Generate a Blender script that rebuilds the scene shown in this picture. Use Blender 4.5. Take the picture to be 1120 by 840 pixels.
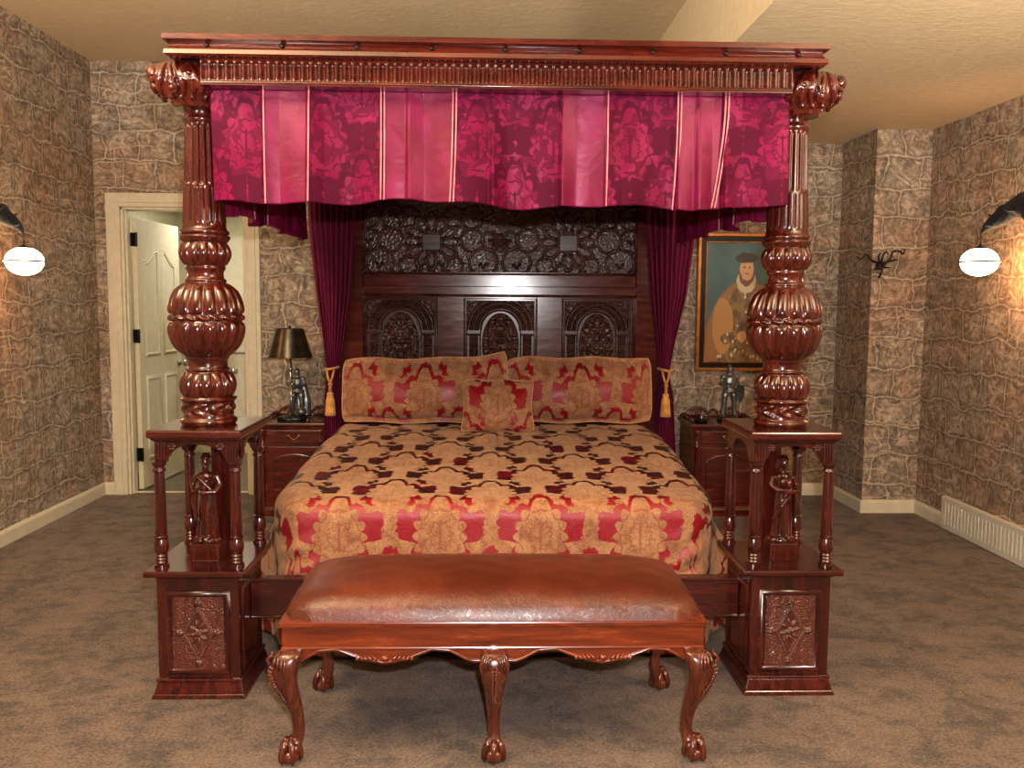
import bpy, math, random
import numpy as np
from math import sin, cos, pi, radians, sqrt, atan2
from mathutils import Vector, Matrix
random.seed(7); rng = np.random.default_rng(7)
for o in list(bpy.data.objects): bpy.data.objects.remove(o)
S = bpy.context.scene
COL = S.collection

# ------------------------------------------------------------------ camera
CAM = (-.0467, -3.1694, 1.45)
F, PT, YW, RO = 975.76, radians(5.197), radians(1.7725), radians(-.4185)
def ray(u, v):
    c, s = cos(-RO), sin(-RO); u, v = u*c-v*s, u*s+v*c
    X, Y, Z = u, 1., v
    c, s = cos(-PT), sin(-PT); Y, Z = Y*c-Z*s, Y*s+Z*c
    c, s = cos(-YW), sin(-YW); X, Y = X*c-Y*s, X*s+Y*c
    return Vector((X, Y, Z))
fw = ray(0, 0).normalized(); rt = (ray(1, 0)-ray(0, 0)).normalized(); up = (ray(0, 1)-ray(0, 0)).normalized()
cd = bpy.data.cameras.new('camera'); cam = bpy.data.objects.new('camera', cd); COL.objects.link(cam)
cd.sensor_width = 36; cd.lens = F/1120*36; cd.clip_start = .05
cam.matrix_world = Matrix(((rt.x, up.x, -fw.x, CAM[0]), (rt.y, up.y, -fw.y, CAM[1]), (rt.z, up.z, -fw.z, CAM[2]), (0, 0, 0, 1)))
S.camera = cam
# ------------------------------------------------------------------ light and exposure
S.view_settings.view_transform = 'Standard'; S.view_settings.look = 'None'
S.view_settings.gamma = 1; S.view_settings.use_curve_mapping = False
S.view_settings.exposure = 0.0
W = bpy.data.worlds.new('world'); S.world = W; W.use_nodes = True
W.node_tree.nodes['Background'].inputs[0].default_value = (1, .80, .58, 1)
W.node_tree.nodes['Background'].inputs[1].default_value = .06
def light(name, kind, loc, power, color, size=.1, sizey=None, aim=None, spread=None):
    l = bpy.data.lights.new(name, kind); l.energy = power; l.color = color
    if kind == 'AREA':
        l.size = size
        if sizey: l.shape = 'RECTANGLE'; l.size_y = sizey
        if spread: l.spread = spread
    else: l.shadow_soft_size = size
    o = bpy.data.objects.new(name, l); COL.objects.link(o); o.location = loc
    if aim: o.rotation_euler = (Vector(aim)-Vector(loc)).to_track_quat('-Z', 'Y').to_euler()
    return o
# the camera's own flash, above the lens
fl_ = light('camera_flash', 'SPOT', (CAM[0]+.06, CAM[1]-.02, CAM[2]+.155), 385, (1, .965, .93), .02, aim=(.1, 2., 1.45))
fl_.data.spot_size = radians(125); fl_.data.spot_blend = .6
# unseen point fills added out of frame for the room's ambient light
for x, y, z, p in ((-1.7, -1.0, 2.78, 62), (1.9, -1.9, 2.30, 40)):
    light('ambient_fill', 'POINT', (x, y, z), p, (1, .89, .74), .16)
# unseen area fills added out of frame to brighten the ceiling
light('ceiling_fill', 'AREA', (-1.7, -2.1, 2.1), 215, (1, .88, .70), .4, aim=(-1.5, -1.5, 3.16), spread=radians(125))
light('ceiling_fill', 'AREA', (2.2, -2.1, 1.7), 130, (1, .86, .68), .4, aim=(2.15, -1.5, 2.7), spread=radians(125))
light('bathroom_lamp', 'AREA', (-2.2, 4.5, 2.3), 12, (1, .95, .84), .5, aim=(-2.2, 4.5, 0))

# ------------------------------------------------------------------ material expression helper
def sl(c):  # sRGB 0-255 -> linear
    return tuple([(x/255/12.92 if x/255 <= .04045 else ((x/255+.055)/1.055)**2.4) for x in c])+(1,)
class E:
    def __init__(s, t, k): s.t, s.k = t, k
    def op(s, o, b=None, c=None):
        n = s.t.nodes.new('ShaderNodeMath'); n.operation = o
        for i, v in enumerate((s, b, c)):
            if v is None: continue
            if isinstance(v, E): s.t.links.new(v.k, n.inputs[i])
            else: n.inputs[i].default_value = v
        return E(s.t, n.outputs[0])
    def cst(s, v):
        n = s.t.nodes.new('ShaderNodeValue'); n.outputs[0].default_value = v; return E(s.t, n.outputs[0])
    def __add__(s, b): return s.op('ADD', b)
    __radd__ = __add__
    def __sub__(s, b): return s.op('SUBTRACT', b)
    def __rsub__(s, b): return s.cst(b).op('SUBTRACT', s)
    def __mul__(s, b): return s.op('MULTIPLY', b)
    __rmul__ = __mul__
    def __truediv__(s, b): return s.op('DIVIDE', b)
    def abs(s): return s.op('ABSOLUTE')
    def sin(s): return s.op('SINE')
    def cos(s): return s.op('COSINE')
    def pow(s, b): return s.op('POWER', b)
    def sqrt(s): return s.op('SQRT')
    def floor(s): return s.op('FLOOR')
    def fract(s): return s.op('FRACT')
    def min(s, b): return s.op('MINIMUM', b)
    def max(s, b): return s.op('MAXIMUM', b)
    def atan2(s, b): return s.op('ARCTAN2', b)
    def wrap(s, a, b): return s.op('WRAP', a, b)
    def step(s, a, b):   # smooth ramp a->b
        n = s.t.nodes.new('ShaderNodeMapRange'); n.interpolation_type = 'SMOOTHSTEP'; n.clamp = True
        s.t.links.new(s.k, n.inputs['Value'])
        n.inputs['From Min'].default_value = min(a, b); n.inputs['From Max'].default_value = max(a, b)
        n.inputs['To Min'].default_value = 0 if a < b else 1; n.inputs['To Max'].default_value = 1 if a < b else 0
        return E(s.t, n.outputs[0])
class Mt:
    def __init__(s, name):
        s.m = bpy.data.materials.new(name); s.m.use_nodes = True; s.t = s.m.node_tree
        s.b = s.t.nodes['Principled BSDF']
    def inp(s, name, v):
        i = s.b.inputs[name]
        if isinstance(v, E): s.t.links.new(v.k, i)
        else: i.default_value = v
        return s
    def coords(s, which='Object'):
        n = s.t.nodes.new('ShaderNodeTexCoord'); sp = s.t.nodes.new('ShaderNodeSeparateXYZ')
        s.t.links.new(n.outputs[which], sp.inputs[0])
        return n.outputs[which], E(s.t, sp.outputs[0]), E(s.t, sp.outputs[1]), E(s.t, sp.outputs[2])
    def vec(s, x, y, z=0.):
        n = s.t.nodes.new('ShaderNodeCombineXYZ')
        for i, v in enumerate((x, y, z)):
            if isinstance(v, E): s.t.links.new(v.k, n.inputs[i])
            else: n.inputs[i].default_value = v
        return n.outputs[0]
    def noise(s, v, scale, detail=3, rough=.5, dist=0):
        n = s.t.nodes.new('ShaderNodeTexNoise')
        if v is not None: s.t.links.new(v, n.inputs['Vector'])
        n.inputs['Scale'].default_value = scale; n.inputs['Detail'].default_value = detail
        n.inputs['Roughness'].default_value = rough; n.inputs['Distortion'].default_value = dist
        return E(s.t, n.outputs[0])
    def voro(s, v, scale, feature='F1'):
        n = s.t.nodes.new('ShaderNodeTexVoronoi'); n.feature = feature
        s.t.links.new(v, n.inputs['Vector']); n.inputs['Scale'].default_value = scale
        return E(s.t, n.outputs['Distance'])
    def brick(s, v, w, h, mortar, smooth):
        n = s.t.nodes.new('ShaderNodeTexBrick'); s.t.links.new(v, n.inputs['Vector'])
        n.inputs['Color1'].default_value = (0, 0, 0, 1); n.inputs['Color2'].default_value = (1, 1, 1, 1)
        n.inputs['Scale'].default_value = 1; n.inputs['Mortar Size'].default_value = mortar
        n.inputs['Mortar Smooth'].default_value = smooth; n.inputs['Brick Width'].default_value = w
        n.inputs['Row Height'].default_value = h
        return E(s.t, n.outputs['Fac']), E(s.t, n.outputs['Color'])
    def ramp(s, f, stops):
        n = s.t.nodes.new('ShaderNodeValToRGB'); s.t.links.new(f.k, n.inputs[0])
        e = n.color_ramp.elements
        e[0].position, e[0].color = stops[0][0], sl(stops[0][1]); e[1].position, e[1].color = stops[-1][0], sl(stops[-1][1])
        for p, c in stops[1:-1]:
            q = e.new(p); q.color = sl(c)
        return E(s.t, n.outputs[0])
    def mix(s, f, a, b):
        n = s.t.nodes.new('ShaderNodeMix'); n.data_type = 'RGBA'; n.clamp_factor = True
        s.t.links.new(f.k, n.inputs[0]) if isinstance(f, E) else setattr(n.inputs[0], 'default_value', f)
        for i, v in ((6, a), (7, b)):
            if isinstance(v, E): s.t.links.new(v.k, n.inputs[i])
            else: n.inputs[i].default_value = sl(v)
        return E(s.t, n.outputs[2])
    def bump(s, h, strength=.5, dist=.01):
        n = s.t.nodes.new('ShaderNodeBump'); s.t.links.new(h.k, n.inputs['Height'])
        n.inputs['Strength'].default_value = strength; n.inputs['Distance'].default_value = dist
        s.t.links.new(n.outputs[0], s.b.inputs['Normal']); return s
def wood(name, dark, mid, light_, rough=.2, coat=.5, scale=6, ax=0):
    m = Mt(name); v, x, y, z = m.coords()
    if ax == 0: vv = m.vec(x*1.2, y*9, z*9)
    elif ax == 2: vv = m.vec(x*9, y*9, z*1.2)
    n = m.noise(vv, scale*.6, 5, .6, .8); n2 = m.noise(v, 2.2, 2)
    m.inp('Base Color', m.ramp(n*.75+n2*.25, ((.3, dark), (.5, mid), (.72, light_))))
    m.inp('Roughness', n*.15+(rough-.07)).inp('Coat Weight', coat).inp('Coat Roughness', .12)
    m.bump(n, .06, .003); return m.m
def plain(name, c, rough=.5, metal=0, coat=0, bumpy=None, sheen=0, k=.8):
    m = Mt(name); v, x, y, z = m.coords(); n = m.noise(v, 18, 3)
    d = tuple(q*k for q in c)
    m.inp('Base Color', m.mix(n.step(.35, .7), d, c)).inp('Roughness', rough).inp('Metallic', metal).inp('Coat Weight', coat)
    if sheen: m.inp('Sheen Weight', sheen)
    if bumpy: m.bump(m.noise(v, bumpy[0], 4), bumpy[1], bumpy[2])
    return m.m
M = {}
M['wood'] = wood('mahogany', (32, 7, 5), (66, 17, 10), (98, 32, 19), .2, .6, ax=2)
M['woodh'] = wood('mahogany_along', (34, 7, 4), (70, 18, 9), (100, 34, 18), .22, .4, ax=0)
M['dark'] = wood('dark_mahogany', (26, 7, 6), (56, 14, 11), (80, 26, 19), .24, .5, ax=0)
M['darkv'] = wood('dark_mahogany_upright', (30, 8, 6), (62, 15, 11), (88, 28, 20), .24, .5, ax=2)
M['carved'] = wood('carved_dark_wood', (34, 14, 10), (62, 31, 24), (92, 54, 42), .27, .3, ax=0)
M['benchwood'] = wood('bench_mahogany', (68, 22, 8), (108, 40, 16), (140, 60, 26), .25, .6, ax=0)
M['benchleg'] = wood('bench_leg_mahogany', (48, 17, 10), (82, 33, 19), (116, 54, 31), .26, .6, ax=2)
M['cream'] = plain('cream_paint', (232, 222, 194), .4, k=.96)
M['cream2'] = plain('cream_wall_paint', (226, 218, 184), .7, k=.96)
M['black'] = plain('black_iron', (20, 17, 16), .35, .6)
M['iron'] = plain('brown_wrought_iron', (52, 36, 26), .5, .5)
M['pewter'] = plain('dark_pewter', (142, 142, 138), .32, .75, 0, (60, .3, .003))
M['pewterd'] = plain('blackened_pewter', (64, 68, 68), .35, .7, 0, (60, .3, .003))
M['shade'] = plain('brushed_dark_shade', (88, 78, 64), .3, .85)
M['gold'] = plain('gold_cord', (222, 152, 52), .45, .1, 0, (250, .5, .002), .4)
M['tassel'] = plain('gold_tassel_thread', (238, 164, 58), .6, 0, 0, (300, .6, .002), .5)
M['gilt'] = plain('gilt_frame_wood', (184, 112, 44), .3, .6, 0, (60, .4, .003))
M['brass'] = plain('brass', (226, 190, 110), .2, 1)
M['chrome'] = plain('satin_nickel', (215, 212, 205), .2, 1)
M['braid'] = plain('pink_beaded_braid', (232, 140, 150), .35, .1, .3)
M['feather'] = plain('black_feathers', (26, 30, 36), .62, 0, 0, (45, .8, .01))
M['vent'] = plain('white_vent_metal', (228, 222, 202), .4, k=.97)
M['tile'] = plain('grey_bathroom_floor', (120, 112, 98), .4)
M['under'] = plain('canopy_lining_cloth', (38, 10, 16), .9)
def leather():
    m = Mt('brown_leather'); v, x, y, z = m.coords()
    n = m.noise(v, 5, 5, .6, .6); f = m.noise(v, 70, 3)
    m.inp('Base Color', m.ramp(n*.8+f*.2, ((.3, (66, 24, 14)), (.55, (92, 38, 23)), (.75, (116, 54, 33)))))
    m.inp('Roughness', .33).inp('Coat Weight', .25).inp('Coat Roughness', .3)
    w_ = m.noise(m.vec(x, y*.45, z), 34, 4, .6, 2.2)
    m.bump((w_-.5).abs().step(0, .12)*.6+m.noise(v, 7, 3)*2, .30, .004); return m.m
M['leather'] = leather()
def globe():
    m = Mt('lit_white_glass'); m.inp('Base Color', (1, .95, .85, 1)).inp('Emission Color', (1, .78, .5, 1)).inp('Emission Strength', 14.)
    return m.m
M['globe'] = globe()
def stone():
    m = Mt('stone_pattern_wallpaper'); v, u, w, _ = m.coords('UV')
    a = m.noise(v, 3.0, 4, .62); b = m.noise(m.vec(u+7.3, w-3.1), 3.0, 4, .62)
    uu = u+(a-.5)*.20; ww = w+(b-.5)*.18
    vv = m.vec(uu, ww)
    mort, col = m.brick(vv, .255, .205, .0085, .9)
    m2, _c = m.brick(m.vec(uu*1.0+.06, ww), .51, .106, .0045, .5)
    m2 = m2*m.noise(m.vec(u, w), 2.3, 1).step(.52, .56)
    gap = m.noise(v, 7, 2).step(.34, .52)
    halo, _c = m.brick(vv, .255, .205, .040, 1.)
    sw = m.noise(m.vec(u, w), 9, 5, .66, 3.2)
    fine = m.noise(v, 46, 4, .65, 1.5)
    base = m.ramp(sw*.7+fine*.3, ((.32, (72, 64, 56)), (.42, (128, 112, 96)), (.52, (174, 155, 134)), (.64, (222, 206, 182))))
    base = m.mix(m.noise(v, 1.9, 2).step(.42, .62)*.45, base, m.ramp(sw, ((.3, (98, 70, 54)), (.6, (188, 142, 108)))))
    base = m.mix(m.noise(v, 5, 3).step(.54, .66)*.42, base, (108, 104, 84))
    base = m.mix(m.noise(m.vec(u+3, w), 8, 3).step(.56, .66)*.5, base, (92, 78, 62))
    mo = (mort.max(m2))*(gap*.5+.5)
    base = m.mix(halo*(1-mo)*.6, base, (76, 66, 56))
    base = m.mix(mo*.62, base, (222, 202, 174))
    m.inp('Base Color', base).inp('Roughness', .8)
    m.bump(sw*.5+mo*.6, .3, .006); return m.m
M['stone'] = stone()
def stucco():
    m = Mt('textured_beige_ceiling'); v, x, y, z = m.coords()
    n = m.noise(m.vec(x*1, y*2.2, z), 14, 5, .65, 1.2); p = m.noise(v, 1.3, 2)
    m.inp('Base Color', m.mix(n.step(.3, .75)*.6+p*.3, (208, 186, 148), (230, 210, 174))).inp('Roughness', .85)
    m.bump(n, .5, .012); return m.m
M['stucco'] = stucco()
def carpet():
    m = Mt('brown_cut_pile_carpet'); v, x, y, z = m.coords()
    big = m.noise(m.vec(x, y*1.3, 0), 4.4, 4, .6, .4); mid = m.noise(v, 16, 4, .7); fine = m.noise(v, 95, 5, .85)
    k = big*.55+mid*.45
    c = m.ramp(k, ((.40, (62, 47, 38)), (.46, (106, 83, 68)), (.52, (138, 110, 92)), (.66, (162, 132, 110))))
    c = m.mix(fine.step(.38, .60), m.mix(.62, c, (30, 20, 16)), m.mix(.16, c, (230, 204, 180)))
    c = m.mix(.34, c, (14, 9, 7)); m.inp('Base Color', c).inp('Roughness', .95).inp('Specular IOR Level', .1).inp('Sheen Weight', .15)
    m.bump(fine*.6+m.noise(v, 60, 3)*.6+mid*.5, .9, .012); return m.m
M['carpet'] = carpet()

def lattice(m, u, v, P, Q):
    """two half-drop copies of a mirrored damask cell -> list of (|a|, b) in cell units"""
    out = []
    for ou, ov in ((0., 0.), (.5, .5)):
        a = (u/P+ou).fract()-.5; b = (v/Q+ov).fract()-.5
        out.append(((a*a+.00001).sqrt()*P, b*Q))
    return out
def damask_mask(m, u, v, P, Q, k=1.):
    """1 where the ground shows between the woven leaves"""
    g = None; lines = None
    wob = m.noise(m.vec(u, v), 38/k, 3, .6)-.5
    for a, b in lattice(m, u, v, P, Q):
        a = a/k; b = b/k
        r = ((a*a)*1.05+(b*b)*.62).sqrt(); th = a.atan2(b)      # 0 at the top of the palmette
        lobes = (th*6.5+.6).sin().abs()
        r1 = .090+lobes*.024+(th.step(.30, .0))*.030+wob*.016
        arm = (th-1.30).abs().step(.70, .12)*.092                # the ground arches over each palmette and widens at the shoulders
        crown = th.step(1.3, .6)*.026
        hook = (th-2.3).abs().step(.44, .05)*.040
        r2 = r1+arm+crown+hook-(th*9.5).sin().abs()*.016*(arm*18.).min(1.)+wob*.03
        ring = (r-r1).step(-.002, .003)*(r2-r-.002).step(-.002, .003)
        inner = ((r*150.+lobes*1.8).sin().step(.72, .97))*(.094-r).step(0, .01)*(r-.02).step(0, .01)
        spine = (a-.0035).step(.003, 0)*(.07-b.abs()).step(0, .01)
        g = ring if g is None else g.max(ring)
        t = inner.max(spine); lines = t if lines is None else lines.max(t)
    return g, lines
def bedcloth():
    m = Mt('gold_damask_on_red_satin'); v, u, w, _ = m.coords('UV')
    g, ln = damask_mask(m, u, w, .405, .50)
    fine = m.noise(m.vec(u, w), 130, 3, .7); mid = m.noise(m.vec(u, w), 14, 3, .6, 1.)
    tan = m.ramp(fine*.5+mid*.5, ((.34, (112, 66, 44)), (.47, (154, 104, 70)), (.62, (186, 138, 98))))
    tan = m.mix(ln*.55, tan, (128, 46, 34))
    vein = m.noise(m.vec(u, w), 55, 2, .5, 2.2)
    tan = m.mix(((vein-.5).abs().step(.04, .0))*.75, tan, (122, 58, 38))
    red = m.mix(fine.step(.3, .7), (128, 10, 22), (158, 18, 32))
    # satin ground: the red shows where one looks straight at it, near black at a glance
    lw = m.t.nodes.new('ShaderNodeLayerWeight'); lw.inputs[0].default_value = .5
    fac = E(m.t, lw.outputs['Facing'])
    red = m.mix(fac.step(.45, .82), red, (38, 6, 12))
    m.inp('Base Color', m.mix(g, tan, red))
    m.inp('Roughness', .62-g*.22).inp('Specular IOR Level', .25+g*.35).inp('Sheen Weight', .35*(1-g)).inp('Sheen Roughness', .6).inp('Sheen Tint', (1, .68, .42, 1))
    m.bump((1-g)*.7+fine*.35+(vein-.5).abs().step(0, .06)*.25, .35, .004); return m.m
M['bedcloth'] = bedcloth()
def satin(name, figured, base=(106, 8, 48), hi=(140, 24, 80), lo=(66, 3, 32)):
    m = Mt(name); v, u, w, _ = m.coords('UV')
    wv = m.noise(m.vec(u*1.2, w), 7, 3, .5, .6)
    c = m.mix(wv.step(.35, .7)*.5, base, hi); rough = .42  # lighter satin glints mixed into the colour by noise
    if figured:
        g, ln = damask_mask(m, u, w, .27, .36, .78)
        g = g.max(ln*.9)
        big = m.noise(m.vec(u, w), 15, 2, .5, 1.5).step(.50, .54)
        f = g.max(big*.7)
        c = m.mix(f*.85, c, lo); m.inp('Roughness', .42+f*.2)
    else: m.inp('Roughness', rough)
    m.inp('Base Color', c).inp('Metallic', .12).inp('Specular IOR Level', .12 if figured else .3)
    m.bump(wv+m.noise(m.vec(u*.6, w), 22, 2)*.3, .5, .012); return m.m
M['satin'] = satin('magenta_satin', False)
M['damask'] = satin('magenta_damask', True)
def velvet():
    m = Mt('wine_curtain_cloth'); v, x, y, z = m.coords()
    n = m.noise(m.vec(x*30, y*30, z*1.5), 3, 3)
    m.inp('Base Color', m.mix(n.step(.3, .7), (86, 12, 38), (118, 24, 60))).inp('Roughness', .65).inp('Specular IOR Level', .2)
    m.bump(n, .25, .01); return m.m
M['velvet'] = velvet()
def painting():
    m = Mt('oil_portrait'); v, u, w, _ = m.coords('UV')      # u 0..1, w 0..1
    wob = (m.noise(v, 9, 3)-.5)*.05
    U = u+wob; Wv = w+wob
    def ell(cx, cy, rx, ry, soft=.06): 
        d = (((U-cx)/rx)*((U-cx)/rx)+((Wv-cy)/ry)*((Wv-cy)/ry)).sqrt()
        return d.step(1+soft, 1-soft)
    bg = m.mix(m.noise(v, 4, 4), (30, 66, 74), (78, 122, 124))
    spots = m.voro(v, 17).step(.30, .22)
    coat_ = m.mix(spots, m.mix(m.noise(v, 12, 3).step(.4, .6), (104, 78, 46), (150, 118, 70)), (222, 204, 160))
    c = m.mix(ell(.5, .10, .50, .58, .03), bg, (160, 108, 54))
    c = m.mix(ell(.5, .06, .34, .60, .03), c, coat_)
    c = m.mix(ell(.22, .30, .13, .24, .04), c, (196, 144, 78))
    c = m.mix(ell(.78, .30, .13, .24, .04), c, (184, 132, 66))
    c = m.mix(ell(.36, .20, .16, .055, .05), c, coat_)
    c = m.mix(ell(.46, .21, .055, .045, .06), c, (216, 170, 124))
    c = m.mix(ell(.5, .68, .12, .10, .04), c, (214, 196, 160))
    c = m.mix(ell(.5, .745, .100, .105, .04), c, (120, 72, 42))
    c = m.mix(ell(.5, .775, .085, .095, .04), c, (214, 162, 120))
    c = m.mix(ell(.466, .79, .012, .008, .2), c, (70, 46, 34))
    c = m.mix(ell(.534, .79, .012, .008, .2), c, (70, 46, 34))
    c = m.mix(ell(.5, .735, .028, .007, .2), c, (150, 70, 56))
    c = m.mix(ell(.5, .872, .14, .040, .04), c, (40, 30, 26))
    m.inp('Base Color', c).inp('Roughness', .4); m.bump(m.noise(v, 60, 3), .2, .002); return m.m
M['painting'] = painting()

# ------------------------------------------------------------------ mesh builder
class MB:
    def __init__(s): s.v, s.f, s.uv, s.n = [], [], [], 0
    def add(s, v, f, uv=None):
        b = len(s.v); s.v += [tuple(p) for p in v]; s.f += [tuple(i+b for i in q) for q in f]
        s.uv += [tuple(p) for p in uv] if uv is not None else [(0., 0.)]*len(v); return s
    def box(s, x0, x1, y0, y1, z0, z1):
        v = [(x, y, z) for z in (z0, z1) for y in (y0, y1) for x in (x0, x1)]
        return s.add(v, [(0, 2, 3, 1), (4, 5, 7, 6), (0, 1, 5, 4), (2, 6, 7, 3), (0, 4, 6, 2), (1, 3, 7, 5)])
    def frustum(s, c, a, b, z0, z1):   # rectangular, half sizes a at z0, b at z1
        v = [(c[0]+sx*h[0], c[1]+sy*h[1], z) for h, z in ((a, z0), (b, z1)) for sy in (-1, 1) for sx in (-1, 1)]
        return s.add(v, [(0, 2, 3, 1), (4, 5, 7, 6), (0, 1, 5, 4), (2, 6, 7, 3), (0, 4, 6, 2), (1, 3, 7, 5)])
    def rings(s, R, closed=True, cap=True):
        n = len(R[0]); v = [p for r in R for p in r]; f = []
        for i in range(len(R)-1):
            for j in range(n if closed else n-1):
                k = (j+1) % n; f.append((i*n+j, i*n+k, (i+1)*n+k, (i+1)*n+j))
        if cap and closed: f.append(tuple(range(n))[::-1]); f.append(tuple(range((len(R)-1)*n, len(R)*n)))
        return s.add(v, f)
    def lathe(s, prof, seg=32, c=(0, 0), fn=None):
        R = []
        for r, z in prof:
            R.append([(c[0]+(r+(fn(r, z, t) if fn else 0))*cos(t), c[1]+(r+(fn(r, z, t) if fn else 0))*sin(t), z) for t in [2*pi*j/seg for j in range(seg)]])
        return s.rings(R)
    def tube(s, path, rad, seg=8, sq=None):
        P = [Vector(p) for p in path]; n = len(P)
        if not hasattr(rad, '__len__'): rad = [rad]*n
        T = [(P[min(i+1, n-1)]-P[max(i-1, 0)]).normalized() for i in range(n)]
        a = Vector((0, 0, 1)) if abs(T[0].z) < .9 else Vector((0, 1, 0))
        N = (a-T[0]*a.dot(T[0])).normalized(); R = []
        for i in range(n):
            N = (N-T[i]*N.dot(T[i])).normalized(); B = T[i].cross(N)
            r = rad[i]; r = (r, r) if not hasattr(r, '__len__') else r
            R.append([tuple(P[i]+N*(cos(t)*r[0])+B*(sin(t)*r[1])) for t in [2*pi*j/seg for j in range(seg)]])
        return s.rings(R)
    def ell(s, c, r, seg=16, rings=10):
        R = [[(c[0]+r[0]*sin(p)*cos(t), c[1]+r[1]*sin(p)*sin(t), c[2]+r[2]*-cos(p)) for t in [2*pi*j/seg for j in range(seg)]] for p in [pi*(i+.04)/(rings+.08) for i in range(rings+1)]]
        return s.rings(R)
    def prism(s, pts, y0, y1, flip=False):   # polygon in xz extruded in y
        n = len(pts); v = [(p[0], y0, p[1]) for p in pts]+[(p[0], y1, p[1]) for p in pts]
        f = [tuple(range(n)), tuple(range(n, 2*n))[::-1]]+[(i, i+n, (i+1) % n+n, (i+1) % n) for i in range(n)]
        return s.add(v, f)
    def grid(s, nu, nv, fn, uvf=None):
        v = []; uv = []
        for j in range(nv+1):
            for i in range(nu+1):
                v.append(fn(i/nu, j/nv)); uv.append(uvf(i/nu, j/nv) if uvf else (i/nu, j/nv))
        w = nu+1
        return s.add(v, [(j*w+i, j*w+i+1, (j+1)*w+i+1, (j+1)*w+i) for j in range(nv) for i in range(nu)], uv)
    def obj(s, name, mat, parent=None, smooth=False, bevel=0, loc=None, sub=0, solid=0, remesh=0, angle=None):
        me = bpy.data.meshes.new(name); me.from_pydata(s.v, [], s.f); me.validate()
        l = me.uv_layers.new(name='UVMap'); li = np.zeros(len(me.loops), dtype=np.int32); me.loops.foreach_get('vertex_index', li)
        l.data.foreach_set('uv', np.array(s.uv, dtype=np.float32)[li].ravel())
        me.materials.append(M[mat] if isinstance(mat, str) else mat)
        if smooth: me.polygons.foreach_set('use_smooth', [True]*len(me.polygons))
        o = bpy.data.objects.new(name, me); COL.objects.link(o)
        if parent: o.parent = parent
        if loc: o.location = loc
        if remesh:
            d = o.modifiers.new('r', 'REMESH'); d.mode = 'VOXEL'; d.voxel_size = remesh; d.use_smooth_shade = True
            d = o.modifiers.new('s', 'SMOOTH'); d.factor = .5; d.iterations = 3
        if solid:
            d = o.modifiers.new('t', 'SOLIDIFY'); d.thickness = solid; d.offset = 0
        if bevel:
            d = o.modifiers.new('b', 'BEVEL'); d.width = bevel; d.segments = 2; d.limit_method = 'ANGLE'
        if sub:
            d = o.modifiers.new('u', 'SUBSURF'); d.levels = sub; d.render_levels = sub
        if angle:
            try:
                me.shade_auto_smooth if False else None
                for p in me.polygons: p.use_smooth = True
                d = o.modifiers.new('e', 'EDGE_SPLIT'); d.split_angle = radians(angle)
            except Exception: pass
        return o
def fixn(o):
    import bmesh
    b = bmesh.new(); b.from_mesh(o.data); bmesh.ops.recalc_face_normals(b, faces=b.faces); b.to_mesh(o.data); b.free(); return o
def thing(name, label, cat, loc=(0, 0, 0), rotz=0, group=None):
    o = bpy.data.objects.new(name, None); COL.objects.link(o); o.location = loc; o.rotation_euler = (0, 0, rotz)
    o.empty_display_size = .1
    return tag(o, label, cat, group)
def tag(o, label, cat, group=None):
    o['label'] = label; o['category'] = cat
    if group: o['group'] = group
    return o
def struct(o): o['kind'] = 'structure'; return o
def dup(o, parent=None, loc=None):
    c = o.copy(); COL.objects.link(c)
    if parent is not None: c.parent = parent
    if loc is not None: c.location = loc
    for ch in [k for k in o.children]: dup(ch, c)
    return c
def smstep(a, b, x):
    t = min(1, max(0, (x-a)/(b-a))); return t*t*(3-2*t)
def vnoise(x, y, s=1., k=0):     # cheap smooth pseudo noise
    x *= s; y *= s
    return (sin(x*1.7+k+sin(y*1.3+k*2))+sin(y*2.1-k+1.7*sin(x*.9+2.1*k))+sin((x+y)*1.3+k*3.1))/3

# ================================================================== room
XL, XR, D, ZL, ZR, XB, DB, XS = -2.888, 2.986, 3.5, 3.16, 2.64, 2.604, 2.917, 1.085
Y0 = -5.0
def wallface(mb, p, q, z0, z1, off=0.):   # vertical rectangle with metric uv
    L = sqrt((q[0]-p[0])**2+(q[1]-p[1])**2)
    mb.add([(p[0], p[1], z0), (q[0], q[1], z0), (q[0], q[1], z1), (p[0], p[1], z1)], [(0, 1, 2, 3)], [(off, z0), (off+L, z0), (off+L, z1), (off, z1)])
def wall(name, runs, mat='stone', thick=.1):
    mb = MB()
    for r in runs: wallface(mb, *r)
    o = mb.obj(name, mat); d = o.modifiers.new('t', 'SOLIDIFY'); d.thickness = thick; d.offset = -1
    return struct(o)
wall('wall_left', [((XL, Y0), (XL, D), 0, ZL, .4)])
# back wall, in pieces around the doorway
DX0, DX1, DZ = -2.705, -1.80, 2.125
wall('wall_back', [((XL, D), (DX0, D), 0, ZL, 10.), ((DX0, D), (DX1, D), DZ, ZL, 10+DX0-XL), ((DX1, D), (XS+.0, D), 0, ZL, 10+DX1-XL), ((XS, D), (XB, D), 0, ZL, 10+XS-XL)])
wall('wall_alcove', [((XB, D), (XB, DB+.001), 0, ZR, 20.), ((XB+.0015, DB), (XR, DB), 0, ZR, 20.6)])
wall('wall_right', [((XR, DB), (XR, Y0), 0, ZR, 31.)])
wall('wall_front', [((XR, Y0), (XL, Y0), 0, ZL, 45.)])
fl = MB().box(XL-.1, XR+.1, Y0, D+.06, -.08, 0).obj('floor', 'carpet'); struct(fl)
struct(MB().box(XL-.1, XS, Y0, D+.1, ZL, ZL+.1).obj('ceiling', 'stucco'))
struct(MB().box(XS, XR+.1, Y0, D+.1, ZR, ZL+.1).obj('ceiling_soffit', 'stucco'))
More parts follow.
